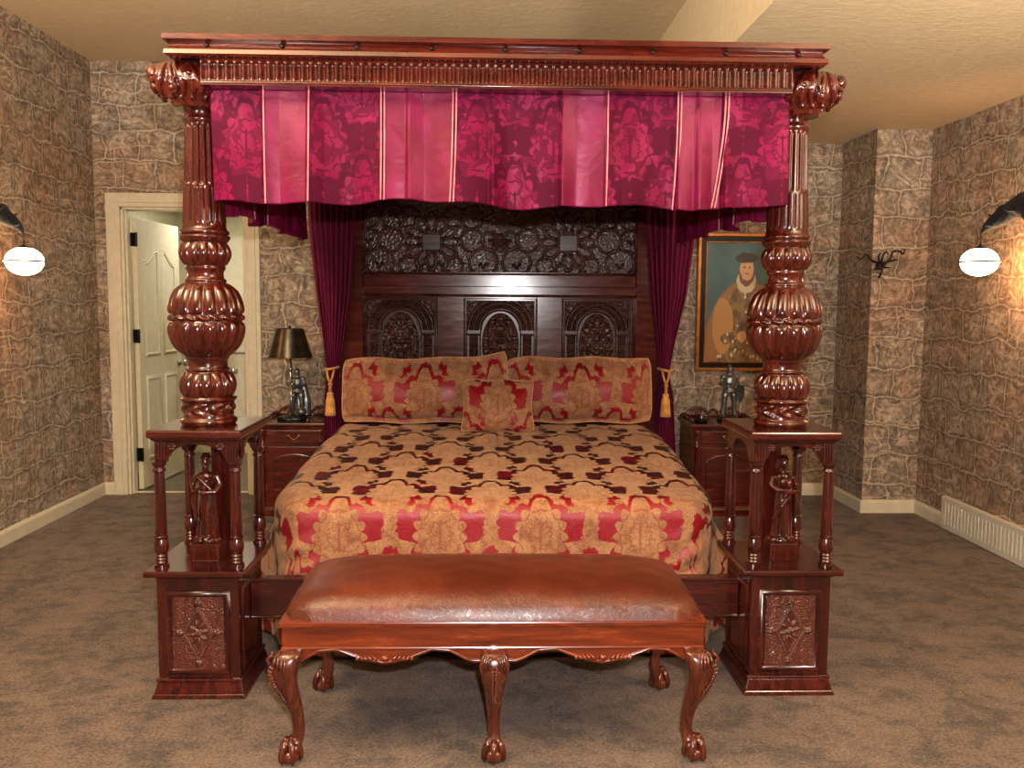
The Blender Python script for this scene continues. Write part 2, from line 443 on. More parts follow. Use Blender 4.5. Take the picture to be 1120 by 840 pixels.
def base(name, p, q, h=.092, t=.016):
    mb = MB(); dx, dy = q[0]-p[0], q[1]-p[1]; L = sqrt(dx*dx+dy*dy); nx, ny = dy/L, -dx/L
    pr = [(0, 0), (t, 0), (t, h*.8), (t*.5, h), (0, h)]
    mb.rings([[(a[0]+nx*u, a[1]+ny*u, w) for u, w in pr] for a in (p, q)])
    return struct(fixn(mb.obj(name, 'cream')))
base('baseboard_left', (XL, Y0), (XL, D)); base('baseboard_back', (DX1+.10, D), (XB, D)); base('baseboard_corner', (XL, D), (DX0-.1, D))
base('baseboard_alcove', (XB, D), (XB, DB-.0166)); base('baseboard_alcove_front', (XB-.0152, DB), (XR, DB)); base('baseboard_right', (XR, DB), (XR, Y0))
# door casing and jambs
mb = MB()
for x0, x1 in ((DX0-.10, DX0), (DX1, DX1+.10)):
    mb.box(x0, x1, D-.022, D, 0, DZ+.10); mb.box(x0+.012, x1-.03, D-.030, D-.02, 0, DZ+.07)
mb.box(DX0, DX1, D-.022, D, DZ, DZ+.10); mb.box(DX0-.074, DX1+.074, D-.032, D-.019, DZ+.03, DZ+.085)
struct(mb.obj('trim_1', 'cream', bevel=.004))
mb = MB(); mb.box(DX0-.001, DX0+.018, D, D+.13, 0, DZ); mb.box(DX1-.018, DX1+.001, D, D+.13, 0, DZ); mb.box(DX0, DX1, D, D+.13, DZ-.018, DZ)
mb.box(DX0+.018, DX0+.03, D+.03, D+.07, 0, DZ-.018); mb.box(DX1-.03, DX1-.018, D+.03, D+.07, 0, DZ-.018)
struct(mb.obj('trim_2', 'cream', bevel=.002))
struct(MB().box(DX0, DX1, D+.055, D+.08, .0, .008).obj('trim_3', 'cream'))
# bathroom beyond the doorway
struct(MB().box(-3.0, -1.2, D+.06, 5.8, -.08, -.002).obj('floor_bathroom', 'tile'))
struct(MB().box(-3.0, -1.2, D+.1, 5.8, 2.45, 2.5).obj('ceiling_bathroom', 'cream2'))
wall('wall_bathroom_left', [((-2.95, D+.1), (-2.95, 5.4), 0, 2.45)], 'cream2', .04)
wall('wall_bathroom_back', [((-2.95, 5.4), (-1.25, 5.4), 0, 2.45)], 'cream2', .04)
wall('wall_bathroom_right', [((-1.25, 5.4), (-1.25, D+.1), 0, 2.45)], 'cream2', .04)
# open door leaf, hinged on the left jamb and swung into the bathroom
def panel_ring(mb, pts, x0, w, depth):
    """raised moulding around a closed outline lying in the door face; x0 face, outline in (y,z)"""
    n = len(pts); R = []
    for i in range(n):
        p = Vector(pts[i]); a = (Vector(pts[i])-Vector(pts[i-1])).normalized(); b = (Vector(pts[(i+1) % n])-p).normalized()
        t = (a+b).normalized(); nn = Vector((-t.y, t.x)); k = w/max(.5, nn.dot(Vector((-a.y, a.x))))
        R.append([(x0, p.x, p.y), (x0+depth, p.x+nn.x*k*.3, p.y+nn.y*k*.3), (x0+depth*.6, p.x+nn.x*k*.7, p.y+nn.y*k*.7), (x0, p.x+nn.x*k, p.y+nn.y*k)])
    R.append(R[0]); mb.rings(R, True, False)
def door_leaf(name, Wd=.80, Hd=2.06, th=.036):
    r = MB().box(0, th, 0, Wd, .012, Hd).obj(name, 'cream', bevel=.002); struct(r)
    for y0, y1, z0, z1, arch in ((.11, .37, .22, .86, 0), (.45, .70, .22, .86, 0), (.11, .37, 1.02, 1.80, 1), (.45, .70, 1.02, 1.80, -1)):
        pts = [(y0, z0), (y1, z0)]
        if arch:
            N = 12
            for i in range(N+1):
                t = i/N; y = y1+(y0-y1)*t; s = (1-t) if arch == 1 else t
                pts.append((y, z1-.06+.10*smstep(.1, .9, s)))
        else: pts += [(y1, z1), (y0, z1)]
        m = MB(); panel_ring(m, pts, th, .028, .009); panel_ring(m, [(p[0], p[1]) for p in pts], th, -.01, .004)
        m.obj('door_panel', 'cream', r, True)
    return r
dl = door_leaf('door_1'); dl.location = (-2.682, 3.635, 0); dl.rotation_euler = (0, 0, radians(-3))
for z in (.28, 1.18, 1.90):
    m = MB().box(-.012, .030, -.012, -.003, z-.05, z+.05); m.tube([(.040, -.012, z-.052), (.040, -.012, z+.052)], .009, 10)
    m.obj('hinge', 'black', dl)
m = MB(); m.tube([(.036, .74, .93), (.048, .74, .93)], .028, 16); m.tube([(.048, .74, .93), (.075, .74, .93)], .011, 12); m.ell((.088, .74, .93), (.022, .028, .028)); m.obj('door_handle', 'chrome', dl, True)
m = MB().box(-2.62, -1.86, 5.36, 5.385, .0, 2.05); m.box(-2.66, -2.62, 5.34, 5.39, 0, 2.09); m.box(-1.86, -1.82, 5.34, 5.39, 0, 2.09)
d2 = struct(m.obj('door_2', 'cream', bevel=.003))
kx, kz = -2.42, .79
m = MB(); m.tube([(kx, 5.36, kz), (kx, 5.345, kz)], .034, 16); m.tube([(kx, 5.345, kz), (kx, 5.31, kz)], .012, 12); m.ell((kx, 5.295, kz), (.034, .024, .034)); m.obj('door_handle', 'chrome', d2, True)
# towel rail on the bathroom's back wall
t = thing('towel_rail', 'thin metal towel rail seen through the open doorway', 'towel rail', (-2.22, 5.30, .96))
m = MB(); m.tube([(-.28, 0, 0), (.34, 0, 0)], .010, 10); m.obj('rail', 'chrome', t, True)
for x in (-.26, .32):
    m = MB(); m.tube([(x, 0, 0), (x, .05, 0)], .008, 8); m.obj('bracket', 'chrome', t, True)
# low vent cover on the right wall
t = thing('wall_vent_cover', 'long cream vent cover standing above the baseboard on the right wall', 'vent cover', (XR-.02, 1.6, .11))
m = MB().box(-.020, .018, -1.2, .89, -.105, .105); m.obj('cover_panel', 'vent', t, bevel=.004)
m = MB()
for i in range(52): m.box(-.023, -.018, -1.16+i*.039, -1.145+i*.039, -.07, .07)
m.obj('louvre', 'vent', t)

# ================================================================== bed
BED = thing('four_poster_bed', 'massive carved dark mahogany four-poster bed with bulbous posts and flat canopy', 'bed', (0, 0, 0))
CX = 1.085   # centre of each foot post
CY = .205
# ---- heightfield relief on a plane facing -Y
def relief(x0, x1, z0, z1, H, ybase, name, mat, parent, amp=.01):
    nz, nx = H.shape; xs = np.linspace(x0, x1, nx); zs = np.linspace(z0, z1, nz)
    X, Z = np.meshgrid(xs, zs); Yv = ybase-H*amp
    v = np.stack([X, Yv, Z], -1).reshape(-1, 3).tolist()
    f = [(j*nx+i, j*nx+i+1, (j+1)*nx+i+1, (j+1)*nx+i) for j in range(nz-1) for i in range(nx-1)]
    mb = MB(); mb.add(v, f); return mb.obj(name, mat, parent, True)
def sstep(a, b, x):
    t = np.clip((x-a)/(b-a), 0, 1); return t*t*(3-2*t)
def fuzz(shape, k, seed):
    g = np.random.default_rng(seed).random((shape[0]//k+3, shape[1]//k+3))
    yi = np.arange(shape[0])/k; xi = np.arange(shape[1])/k
    y0 = yi.astype(int); x0 = xi.astype(int); fy = (yi-y0)[:, None]; fx = (xi-x0)[None, :]
    fy = fy*fy*(3-2*fy); fx = fx*fx*(3-2*fx)
    return (g[y0][:, x0]*(1-fy)*(1-fx)+g[y0+1][:, x0]*fy*(1-fx)+g[y0][:, x0+1]*(1-fy)*fx+g[y0+1][:, x0+1]*fy*fx)
def rod(d, w): return np.sqrt(np.clip(1-(d/w)**2, 0, 1))      # half-round section at distance d

# ---- foot posts: built once around (0,0), then copied to the right
def post_profile():
    pr = []
    def seg(z0, z1, r0, r1, n, bul=0.):
        for i in range(n): t = i/n; pr.append((r0+(r1-r0)*t+bul*sin(pi*t), z0+(z1-z0)*t))
    seg(.985, .992, .093, .098, 2); seg(.992, 1.014, .098, .098, 5, .006); seg(1.014, 1.022, .092, .090, 3)
    seg(1.022, 1.074, .090, .092, 26); seg(1.074, 1.080, .094, .100, 2); seg(1.080, 1.092, .100, .100, 4, .003)
    seg(1.092, 1.185, .086, .080, 46, .012); seg(1.185, 1.192, .074, .077, 2); seg(1.192, 1.202, .077, .075, 4, .003)
    seg(1.202, 1.232, .072, .071, 4); seg(1.232, 1.242, .074, .076, 4, .003)
    seg(1.242, 1.385, .082, .134, 0)
    N = 70
    for i in range(N):   # lower bulb
        t = i/N; pr.append((.078+(.128-.078)*sin(pi/2*min(1, t*1.25))**.8, 1.242+(1.374-1.242)*t))
    seg(1.374, 1.398, .126, .126, 10, .008)
    for i in range(N):
        t = i/N; pr.append((.074+(.128-.074)*cos(pi/2*t)**.62, 1.398+(1.516-1.398)*t))
    seg(1.516, 1.532, .072, .071, 5, .003); seg(1.532, 1.562, .066, .066, 5, -.002); seg(1.562, 1.576, .068, .070, 5, .003)
    seg(1.578, 1.664, .070, .076, 44, .013); seg(1.664, 1.676, .080, .088, 3); seg(1.676, 1.690, .088, .088, 5, .003); seg(1.690, 1.694, .082, .082, 2)
    seg(1.694, 1.710, .086, .084, 5, .003); seg(1.710, 1.722, .080, .078, 2)
    seg(1.722, 1.866, .077, .0700, 40); seg(1.866, 2.095, .0700, .0625, 50)
    seg(2.095, 2.102, .066, .068, 3); seg(2.102, 2.112, .068, .064, 3, .002); seg(2.112, 2.146, .061, .062, 3); seg(2.146, 2.156, .066, .068, 3, .002)
    seg(2.156, 2.20, .066, .088, 16); pr.append((.088, 2.21))
    return pr
def gad(t, n, p=.5): return abs(cos(n*t/2))**p
def post_mod(r, z, t):
    if 1.024 < z < 1.072:   # leafy frieze
        w = sin(pi*(z-1.024)/.048); return .006*w*(sin(8*t+4*sin(pi*(z-1.024)/.048))) + .003*w*sin(16*t)
    if 1.094 < z < 1.184:
        w = sin(pi*(z-1.094)/.090)**.35; return .017*w*(gad(t, 14, .5)-.45)
    if 1.244 < z < 1.370:
        s = (z-1.244)/.126; w = min(1, s*4)*(max(0, 1-((s-.80)/.20)**2)**.5 if s > .80 else 1); return .019*w*(gad(t, 16, .5)-.4)
    if 1.374 < z < 1.398: return .005*sin(18*t+(z-1.374)*130)
    if 1.402 < z < 1.516:
        s = (z-1.402)/.114; w = (max(0, 1-((s-.20)/.20)**2)**.5 if s < .2 else 1)*min(1, (1-s)*4); return .019*w*(gad(t, 16, .5)-.4)
    if 1.580 < z < 1.662:
        w = sin(pi*(z-1.580)/.082)**.35; return .016*w*(gad(t, 14, .5)-.45)
    if 1.730 < z < 1.862:   # reeds
        w = min(1, (z-1.730)/.008, (1.862-z)/.006); return .0045*w*(gad(t, 18, .7)-.7)
    if 1.870 < z < 2.088:   # flutes
        w = min(1, (z-1.870)/.006, (2.088-z)/.010); return -.0075*w*max(0, 1-(gad(t+pi/18, 18, 1)*1.15)**4)*.9
    if z > 2.156: return .007*sin(10*t)*(min(1, (z-2.156)/.01))+.003*sin(20*t+z*60)
    return 0.
def make_post(side):
    po = MB().lathe(post_profile(), 216, (0, 0), post_mod).obj('bed_post', 'wood', BED, True, loc=(side*CX, CY, 0))
    # plinth
    c = (0, -.017)
    m = MB(); m.frustum(c, (.172, .188), (.166, .182), 0, .018); m.frustum(c, (.164, .180), (.152, .168), .018, .060); m.frustum(c, (.158, .174), (.156, .172), .060, .072)
    m.box(c[0]-.148, c[0]+.148, c[1]-.165, c[1]+.165, .07, .458)
    pl = m.obj('plinth', 'darkv', po, bevel=.004)
    m = MB()
    for sy in (-1,):
        y = c[1]-.165; 
        for a, b, q, w in ((-.118, .118, .085, .40),):
            R = []
            for (px, pz, sx, sz) in ((a, q, 1, 1), (b, q, -1, 1), (b, w, -1, -1), (a, w, 1, -1), (a, q, 1, 1)):
                R.append([(px, y, pz), (px+sx*.005, y-.012, pz+sz*.005), (px+sx*.016, y-.010, pz+sz*.016), (px+sx*.024, y-.002, pz+sz*.024), (px+sx*.026, y+.004, pz+sz*.026)])
            m.rings(R, False, False)
    # frame moulding on the inner side too
    for sx_ in (-1, 1):
        x = sx_*.148; R = []
        for (py, pz, a, b) in ((-.145, .085, 1, 1), (.11, .085, -1, 1), (.11, .40, -1, -1), (-.145, .40, 1, -1), (-.145, .085, 1, 1)):
            R.append([(x, py, pz), (x+sx_*.008, py+a*.006, pz+b*.006), (x+sx_*.006, py+a*.016, pz+b*.016), (x, py+a*.022, pz+b*.022)])
        m.rings(R, False, False)
    m.obj('panel_moulding', 'dark', po, True)
    # carved panel with beaded lozenge
    nz, nx = 190, 116; zz, xx = np.meshgrid(np.linspace(-.137, .137, nz), np.linspace(-.093, .093, nx), indexing='ij')
    H = fuzz((nz, nx), 2, 3)*.30+.05
    d = np.abs(xx)/.052+np.abs(zz)/.100; dist = (d-1)*.046
    H = np.where(d < 1, .12+fuzz((nz, nx), 3, 5)*.1, H)
    H = np.maximum(H, .45*rod(np.abs(dist+.008), .004)); 
    peri = np.arctan2(zz/.1, xx/.052)
    bead = np.abs(((np.abs(zz)/.0075) % 1)-.5)*.0075
    H = np.maximum(H, .95*np.sqrt(np.clip(1-(dist**2+bead**2)/.0042**2, 0, 1)))
    def rosette(cx, cz, R, n):
        r = np.hypot(xx-cx, zz-cz); th = np.arctan2(zz-cz, xx-cx)
        return np.where(r < R, (.35+.65*np.abs(np.cos(n*th/2)))*np.sqrt(np.clip(1-(r/R)**2, 0, 1)), 0)*1.1
    for cx, cz, R, n in ((0, .112, .014, 5), (0, -.112, .014, 5), (-.068, 0, .014, 5), (.068, 0, .014, 5), (0, .122, .010, 4), (0, 0, .016, 6)):
        H = np.maximum(H, rosette(cx, cz, R, n))
    for k in range(8):
        a = k*pi/4+.2; ex, ez = cos(a)*.022, sin(a)*.032
        H = np.maximum(H, .9*np.sqrt(np.clip(1-(((xx-ex)*cos(a)+(zz-ez)*sin(a))/.016)**2-((-(xx-ex)*sin(a)+(zz-ez)*cos(a))/.006)**2, 0, 1)))
    relief(-.093, .093, .106, .380, H, c[1]-.166, 'carved_panel', M['carvedred'], po, .011)
    # lower ledge and upper table top
    m = MB(); m.box(-.180, .180, -.225, .190, .460, .4826); m.frustum((0, -.017), (.150, .168), (.172, .192), .445, .461); m.obj('lower_ledge', 'dark', po, bevel=.006)
    m = MB(); m.box(-.170, .170, -.187, .218, .958, .988); m.frustum((0, .015), (.150, .186), (.164, .198), .944, .959); m.obj('upper_ledge', 'dark', po, bevel=.007)
    # arcade frieze: four arched boards
    def board(L):
        pts = [(-L, .950), (-L, .868), (-L+.040, .868), (-L+.044, .885)]
        n = 14; a = L-.052
        for i in range(n+1): t = pi-pi*i/n; pts.append((a*cos(t), .888+.045*sin(t)))
        pts += [(L-.044, .885), (L-.040, .868), (L, .868), (L, .950)]; return pts
    for k, (L, tx, ty, rot) in enumerate(((.148, 0, -.150, 0), (.148, 0, .180, 0), (.150, -.136, .015, pi/2), (.150, .136, .015, pi/2))):
        m = MB(); m.prism(board(L)[::-1], -.012, .012)
        for s in (-1, 1):      # leafy spandrel and fluted corner block
            for q in range(4): m.tube([(s*(L-.036+q*.010), -.012, .872), (s*(L-.036+q*.010), -.018, .90), (s*(L-.036+q*.010), -.012, .948)], [.003, .0045, .003], 6)
            for q in range(6):
                a = q*pi/3; m.ell((s*(L-.062)+.010*cos(a), -.013, .926+.010*sin(a)), (.0065, .006, .0065), 8, 5)
            m.ell((s*(L-.062), -.014, .926), (.006, .007, .006), 8, 5)
            m.tube([(s*(L-.05), -.013, .912), (s*(L-.075), -.014, .940), (s*(L-.10), -.013, .945)], [.005, .004, .002], 6)
        v = m.v; R = Matrix.Rotation(rot, 3, 'Z'); m.v = [tuple(R @ Vector(p)+Vector((tx, ty, 0))) for p in v]
        fixn(m.obj('arcade_board', 'dark', po, True, angle=40))
    pr = [(.026, .4826), (.026, .492), (.020, .494), (.023, .500), (.019, .506), (.023, .512), (.019, .518), (.023, .524), (.019, .530), (.0225, .536), (.026, .548), (.0265, .560), (.024, .575), (.021, .585), (.024, .588), (.024, .594), (.019, .598),
          (.0215, .606), (.020, .70), (.018, .82), (.017, .832), (.0225, .836), (.0225, .842), (.018, .846), (.018, .852), (.024, .858), (.026, .870)]
    for x in (-.136, .136):
        for y in (-.152, .178): MB().lathe(pr, 20, (x, y)).obj('colonnette', 'darkv', po, True, angle=50)
    MB().box(-.010, .062, .040, .095, .4826, .945).obj('backing_post', 'wood', po, bevel=.004)
    return po
M['carvedred'] = wood('carved_red_panel', (52, 20, 15), (84, 38, 28), (110, 58, 42), .3, .35, ax=2)
postL = make_post(-1)
postR = dup(postL, BED, (CX+.008, CY, 0))
for ch in postR.children:
    if ch.name.startswith('backing_post'): ch.location = (-.04, 0, 0)

# carved figures standing between the colonnettes
def figure(po, kind):
    m = MB(); zb = .565
    def rr(z, t):
        s = (z-zb)/.21; base_ = .040-.012*s
        return base_
    R = []
    for i in range(26):
        s = i/25; z = zb+.235*s
        rx = np.interp(s, [0, .08, .5, .72, .85, 1], [.040, .037, .032, .027, .030, .034]); ry = np.interp(s, [0, .5, .72, 1], [.030, .026, .020, .022])
        ring = []
        for j in range(40):
            t = 2*pi*j/40; k = 1+.11*sin(9*t+2*s)*max(0, 1-s*1.3)+.05*sin(5*t+9*s)
            ring.append((rx*k*cos(t)+.004*sin(3*s), -.05+ry*k*sin(t), z))
        R.append(ring)
    m.rings(R); m.ell((0, -.05, .800), (.036, .021, .016)); m.tube([(0, -.05, .80), (0, -.052, .835)], [.011, .010], 10)
    m.ell((0, -.055, .850), (.0165, .019, .023)); m.ell((0, -.075, .847), (.003, .004, .005), 8, 6)
    m.ell((-.017, -.054, .849), (.003, .005, .006), 8, 6); m.ell((.017, -.054, .849), (.003, .005, .006), 8, 6)
    for s in (-1, 1):   # feet
        m.ell((s*.014, -.082, .568), (.009, .016, .007), 10, 6)
    if kind == 0:      # bearded man clasping a bundle, cape from the shoulder
        m.ell((0, -.068, .832), (.011, .009, .018)); m.ell((0, -.052, .868), (.021, .022, .008)); m.ell((0, -.050, .876), (.015, .016, .010))
        for s, hz in ((-1, .762), (1, .742)):
            m.tube([(s*.036, -.050, .800), (s*.050, -.056, .765), (s*.040, -.080, .742), (s*.006, -.092, hz)], [.013, .012, .010, .007], 10)
            m.ell((s*.004, -.094, hz), (.009, .007, .008), 10, 6)
            for q in range(4): m.tube([(s*.004, -.097, hz+.006-q*.004), (-s*.007, -.100, hz+.006-q*.004), (-s*.012, -.096, hz+.005-q*.004)], .0021, 6)
        m.tube([(-.030, -.066, .80), (.0, -.080, .775), (.030, -.078, .745)], [.006, .008, .006], 8)
        m.tube([(-.034, -.068, .75), (-.040, -.070, .70), (-.032, -.074, .63)], [.010, .012, .006], 8)
    else:              # woman with a child on her arm, mantle swept across
        m.ell((0, -.047, .862), (.023, .022, .020)); m.ell((0, -.038, .840), (.026, .016, .030))
        m.tube([(-.036, -.050, .798), (-.046, -.060, .765), (-.030, -.085, .752), (.010, -.094, .752)], [.013, .012, .010, .007], 10)
        m.tube([(.036, -.050, .798), (.050, -.058, .765), (.044, -.084, .748), (.006, -.096, .744)], [.013, .012, .010, .007], 10)
        for hx, dx in ((.012, 1), (.004, -1)):
            for q in range(4): m.tube([(hx, -.099, .757-q*.004), (hx+dx*.012, -.101, .757-q*.004), (hx+dx*.017, -.097, .756-q*.004)], .0021, 6)
        m.ell((-.010, -.085, .782), (.015, .012, .017)); m.ell((-.014, -.090, .806), (.010, .010, .011)); m.ell((.014, -.083, .776), (.012, .011, .016))
        m.tube([(.040, -.070, .745), (.048, -.065, .70), (.046, -.060, .64)], [.007, .010, .004], 8)
        m.tube([(.028, -.074, .74), (-.01, -.082, .69), (-.040, -.070, .635)], [.007, .009, .007], 8)
    o = m.obj('carved_figure', 'wood', po, True, remesh=.0022)
    MB().box(-.054, .054, -.095, .0, .4826, .548).obj('figure_base', 'wood', po, bevel=.004)
    m = MB().frustum((0, -.048), (.050, .040), (.040, .032), .545, .57)
    for k in range(9): m.ell((.040*cos(k*.7), -.05+.030*sin(k*.7), .556), (.012, .010, .008), 8, 5)
    m.obj('rocky_mound', 'wood', po, True)
figure(postL, 0); figure(postR, 1)

# ---- canopy
ZC = 2.331
cano = thing('x', 'x', 'x')
bpy.data.objects.remove(cano)
XO = 1.125; YF = -.083; YBK = 2.42
m = MB()
prof = [(0, ZC), (0, ZC-.014), (.010, ZC-.018), (.020, ZC-.030), (.014, ZC-.042), (.006, ZC-.046), (.004, ZC-.060), (.012, ZC-.066), (.045, ZC-.067)]   # inset from outer edge
R = []
for (sx, y, k) in ((-1, YBK, 0), (-1, YF, 1), (1, YF, 1), (1, YBK, 0)):
    R.append([(sx*(XO-i), y+(i if k else 0), z) for i, z in prof])
m.rings(R, False, False); m.box(-XO+.002, XO-.002, YF+.002, YBK, ZC-.006, ZC+.004)
canopy = m.obj('canopy', 'woodh', BED, angle=35); fixn(canopy)
MB().box(-XO+.03, XO-.03, YF+.04, YBK-.01, ZC-.05, ZC-.035).obj('canopy_lining', 'under', canopy)
for i in range(9):
    x = -.98+i*.25; MB().ell((x, YF+.016, ZC-.030), (.0085, .007, .0085), 12, 8).obj('nail_boss', 'black', canopy, True)
# fluted frieze boards
def frieze(L, y):
    z0, z1 = ZC-.147, ZC-.062; mb = MB(); n = int(L/.0285); p = L/n; k = 10; nz = 24
    def fn(u, v):
        x = -L/2+u*L; z = z0+v*(z1-z0); ph = (x+L/2)/p % 1; s = (v-.18)/.72
        w = 0
        if 0 < s < 1:
            dd = abs(ph-.5)/.34; top = max(0, (s-.86)/.14)
            w = sqrt(max(0, 1-dd*dd-top*top)) if dd < 1 else 0
        yy = y-.006+.014*w
        if v < .13: yy = y-.012+.006*abs(v-.065)/.065
        if v > .95: yy = y-.012
        return (x, yy, z)
    mb.grid(n*k, nz, fn); mb.box(-L/2, L/2, y+.008, y+.05, z0, z1); mb.box(-L/2, L/2, y-.012, y+.05, z0-.004, z0)
    return mb
FW = 2.03
frieze(FW, -.022).obj('fluted_frieze', 'woodh', canopy, True, angle=60)
for s in (-1, 1):
    o = frieze(1.85, -.022).obj('fluted_frieze', 'woodh', canopy, True, angle=60); o.rotation_euler = (0, 0, s*pi/2); o.location = (s*1.05, 1.18, 0)
# scroll capitals on the corners
def capital(sx):
    m = MB(); m.lathe([(.066, 2.125), (.070, 2.135), (.084, 2.160), (.090, 2.18)], 40); cx = sx*.014
    A, B, C_, zc = .106, .108, .074, 2.238; ZL0, ZL1 = 2.148, ZC-.058
    def surf(a, b, k=1.):      # rounded block, a: -1..1 across the front and round the outer side, b: 0 bottom .. 1 top
        ang = -pi/2+a*1.35*sx; c_, s_ = cos(ang), sin(ang); q = (abs(c_)**3.2+abs(s_)**3.2)**(-1/3.2)
        h = .60+.40*sin(pi*min(.93, b*.95+.04))**.7
        return (cx+A*k*h*q*c_, B*k*h*q*s_, ZL0+(ZL1-ZL0)*b)
    R = []
    for i in range(13):
        b_ = i/12; h = .60+.40*sin(pi*min(.93, b_*.95+.04))**.7; z = ZL0+(ZL1-ZL0)*b_; ring = []
        for j in range(48):
            t = 2*pi*j/48; c_, s_ = cos(t), sin(t); q = (abs(c_)**3.2+abs(s_)**3.2)**(-1/3.2); ring.append((cx+A*h*q*c_*.97, B*h*q*s_*.97, z))
        R.append(ring)
    m.rings(R)
    for k in range(9):        # sweeping leaf ribs
        a0 = -.95+k*.25; path = []; rad = []
        for i in range(13):
            t = i/12; path.append(surf(a0+.16*sin(t*3.0+k*.6), .97-.93*t, 1.+.03*sin(pi*t))); rad.append(.0045+.0085*sin(pi*t)**.7)
        m.tube(path, rad, 8)
    for (a0, b0, r0, dr) in ((.62, .62, .030, 1), (-.25, .60, .026, -1), (.15, .22, .016, 1)):   # curled leaf tips
        path = []; rad = []
        for i in range(22):
            t = i/21; g = t*3.0*pi*dr+1.2; rr_ = r0*(1-t*.85); p = surf(a0+rr_*cos(g)*7, b0+rr_*sin(g)*9, 1.09); path.append(p); rad.append(.0085*(1-t*.5))
        m.tube(path, rad, 8); p = surf(a0, b0, 1.12); m.ell(p, (.009, .009, .009), 10, 6)
    m.ell((cx+sx*.100, -.05, ZC-.098), (.024, .050, .032)); m.ell((cx+sx*.092, -.05, ZC-.145), (.020, .044, .024))
    for k in range(7): p = surf(-1+k*.33, .03, 1.); m.ell(p, (.012, .012, .010), 10, 6)
    return m
for sx in (-1, 1):
    o = capital(sx).obj('scroll_capital', 'darkred', canopy, True, remesh=.0035) if False else capital(sx).obj('scroll_capital', 'wood', canopy, True, remesh=.0032)
    o.location = (sx*CX+(.008 if sx > 0 else 0), .105, 0)
# ---- foot rail
m = MB().box(-.935, .942, .178, .222, .245, .392); m.box(-.935, .942, .172, .226, .386, .396); m.box(-.935, .942, .174, .180, .240, .25)
m.obj('foot_rail', 'dark', BED, bevel=.004)
# ---- headboard
HC = .0425; HY = 2.25
def px2(px, py):     # photo position on the headboard plane -> (X, Z)
    dx = (px-546)*.00556; return HC+dx, 1.63+(297-py)*.00548
head = MB()
head.box(HC-.965, HC-.822, HY-.030, HY+.05, .10, 2.27); head.box(HC+.822, HC+.960, HY-.030, HY+.05, .10, 2.27)      # stiles
head.box(HC-.822, HC+.822, HY+.012, HY+.05, .10, 2.27)
head.box(HC-.822, HC+.822, HY-.016, HY+.02, 1.545, 1.618); head.box(HC-.822, HC+.822, HY-.024, HY+.02, 1.497, 1.548)
head.box(HC-.822, HC+.822, HY-.020, HY+.02, 2.05, 2.27)
for x0, x1 in ((-.377, -.213), (.225, .379)): head.box(HC+x0, HC+x1, HY-.020, HY+.02, .60, 1.50)
hb = head.obj('headboard', 'headwood', BED, bevel=.004) if 'headwood' in M else None
if hb is None:
    M['headwood'] = wood('headboard_mahogany', (42, 11, 8), (74, 23, 15), (102, 38, 25), .17, .1, ax=0)
    hb = head.obj('headboard', 'headwood', BED, bevel=.004)
for k_ in ('headwood', 'carved'):
    b_ = M[k_].node_tree.nodes['Principled BSDF']; b_.inputs['Specular IOR Level'].default_value = .3; b_.inputs['Coat Weight'].default_value = .06
m = MB()
for z in (1.622, 1.490):
    m.tube([(HC-.82, HY-.022, z), (HC+.82, HY-.022, z)], .006, 8)
for x0, x1 in ((-.822, -.377), (-.213, .225), (.379, .800)):
    for k, (a, r) in enumerate(((.004, .005), (.016, .003))):
        m.tube([(HC+x0+a, HY-.016, .6), (HC+x0+a, HY-.016, 1.478-a), (HC+x1-a, HY-.016, 1.478-a), (HC+x1-a, HY-.016, .6)], r, 8)
m.tube([(HC-.818, HY-.02, 1.63), (HC-.818, HY-.02, 2.05)], .005, 8); m.tube([(HC+.818, HY-.02, 1.63), (HC+.818, HY-.02, 2.05)], .005, 8)
m.obj('panel_moulding', 'carved', hb, True)
# top strapwork panel
x0, x1, z0, z1 = HC-.812, HC+.812, 1.632, 2.05
nx, nz = 464, 120; Z, X = np.meshgrid(np.linspace(z0, z1, nz), np.linspace(x0, x1, nx), indexing='ij')
H = fuzz((nz, nx), 2, 11)*.22
def ring_at(px, py, r, w=.0058, sy=1.):
    global H
    cx, cz = px2(px, py); d = np.abs(np.hypot(X-cx, (Z-cz)/sy)-r*.00556); H = np.maximum(H, .85*rod(d, w))
def blob_at(px, py, r):
    global H
    cx, cz = px2(px, py); H = np.maximum(H, 1.1*np.sqrt(np.clip(1-((X-cx)**2+(Z-cz)**2)/(r*.00556)**2, 0, 1)))
def leaf_at(px, py, a, L, w):
    global H
    cx, cz = px2(px, py); u = (X-cx)*cos(a)+(Z-cz)*sin(a); v = -(X-cx)*sin(a)+(Z-cz)*cos(a)
    e = np.abs(np.hypot(u/(L*.00556), v/(w*.00556))-1)*w*.00556; H = np.maximum(H, .75*rod(e, .006))
for s in (-1, 1):
    for dx, py, r in ((130, 286, 15), (18, 286, 15), (142, 262, 12), (118, 262, 13), (30, 262, 12), (11, 262, 9), (142, 238, 12), (115, 238, 12), (30, 238, 12), (98, 290, 10), (50, 290, 10), (98, 238, 11), (50, 238, 11)):
        ring_at(546+s*dx, py, r)
    qx = 546+s*74
    for k in range(12):
        a = k*pi/6; leaf_at(qx+20*cos(a), 264-20*sin(a), a, 10, 5)
        blob_at(qx+14*cos(a+.26), 264-14*sin(a+.26), 1.7)
    cx, cz = px2(qx, 264); sq = np.maximum(np.abs(X-cx), np.abs(Z-cz)*1.1); H = np.where(sq < .062, .1, H); H = np.where(sq < .054, 1.15, H)
    for dx, py in ((130, 288), (18, 288), (142, 262), (4, 262), (4, 256), (4, 268), (8, 262), (90, 296), (58, 296)):
        for q in range(3): blob_at(546+s*dx+(q-1)*3, py+(q % 2)*3, 1.6)
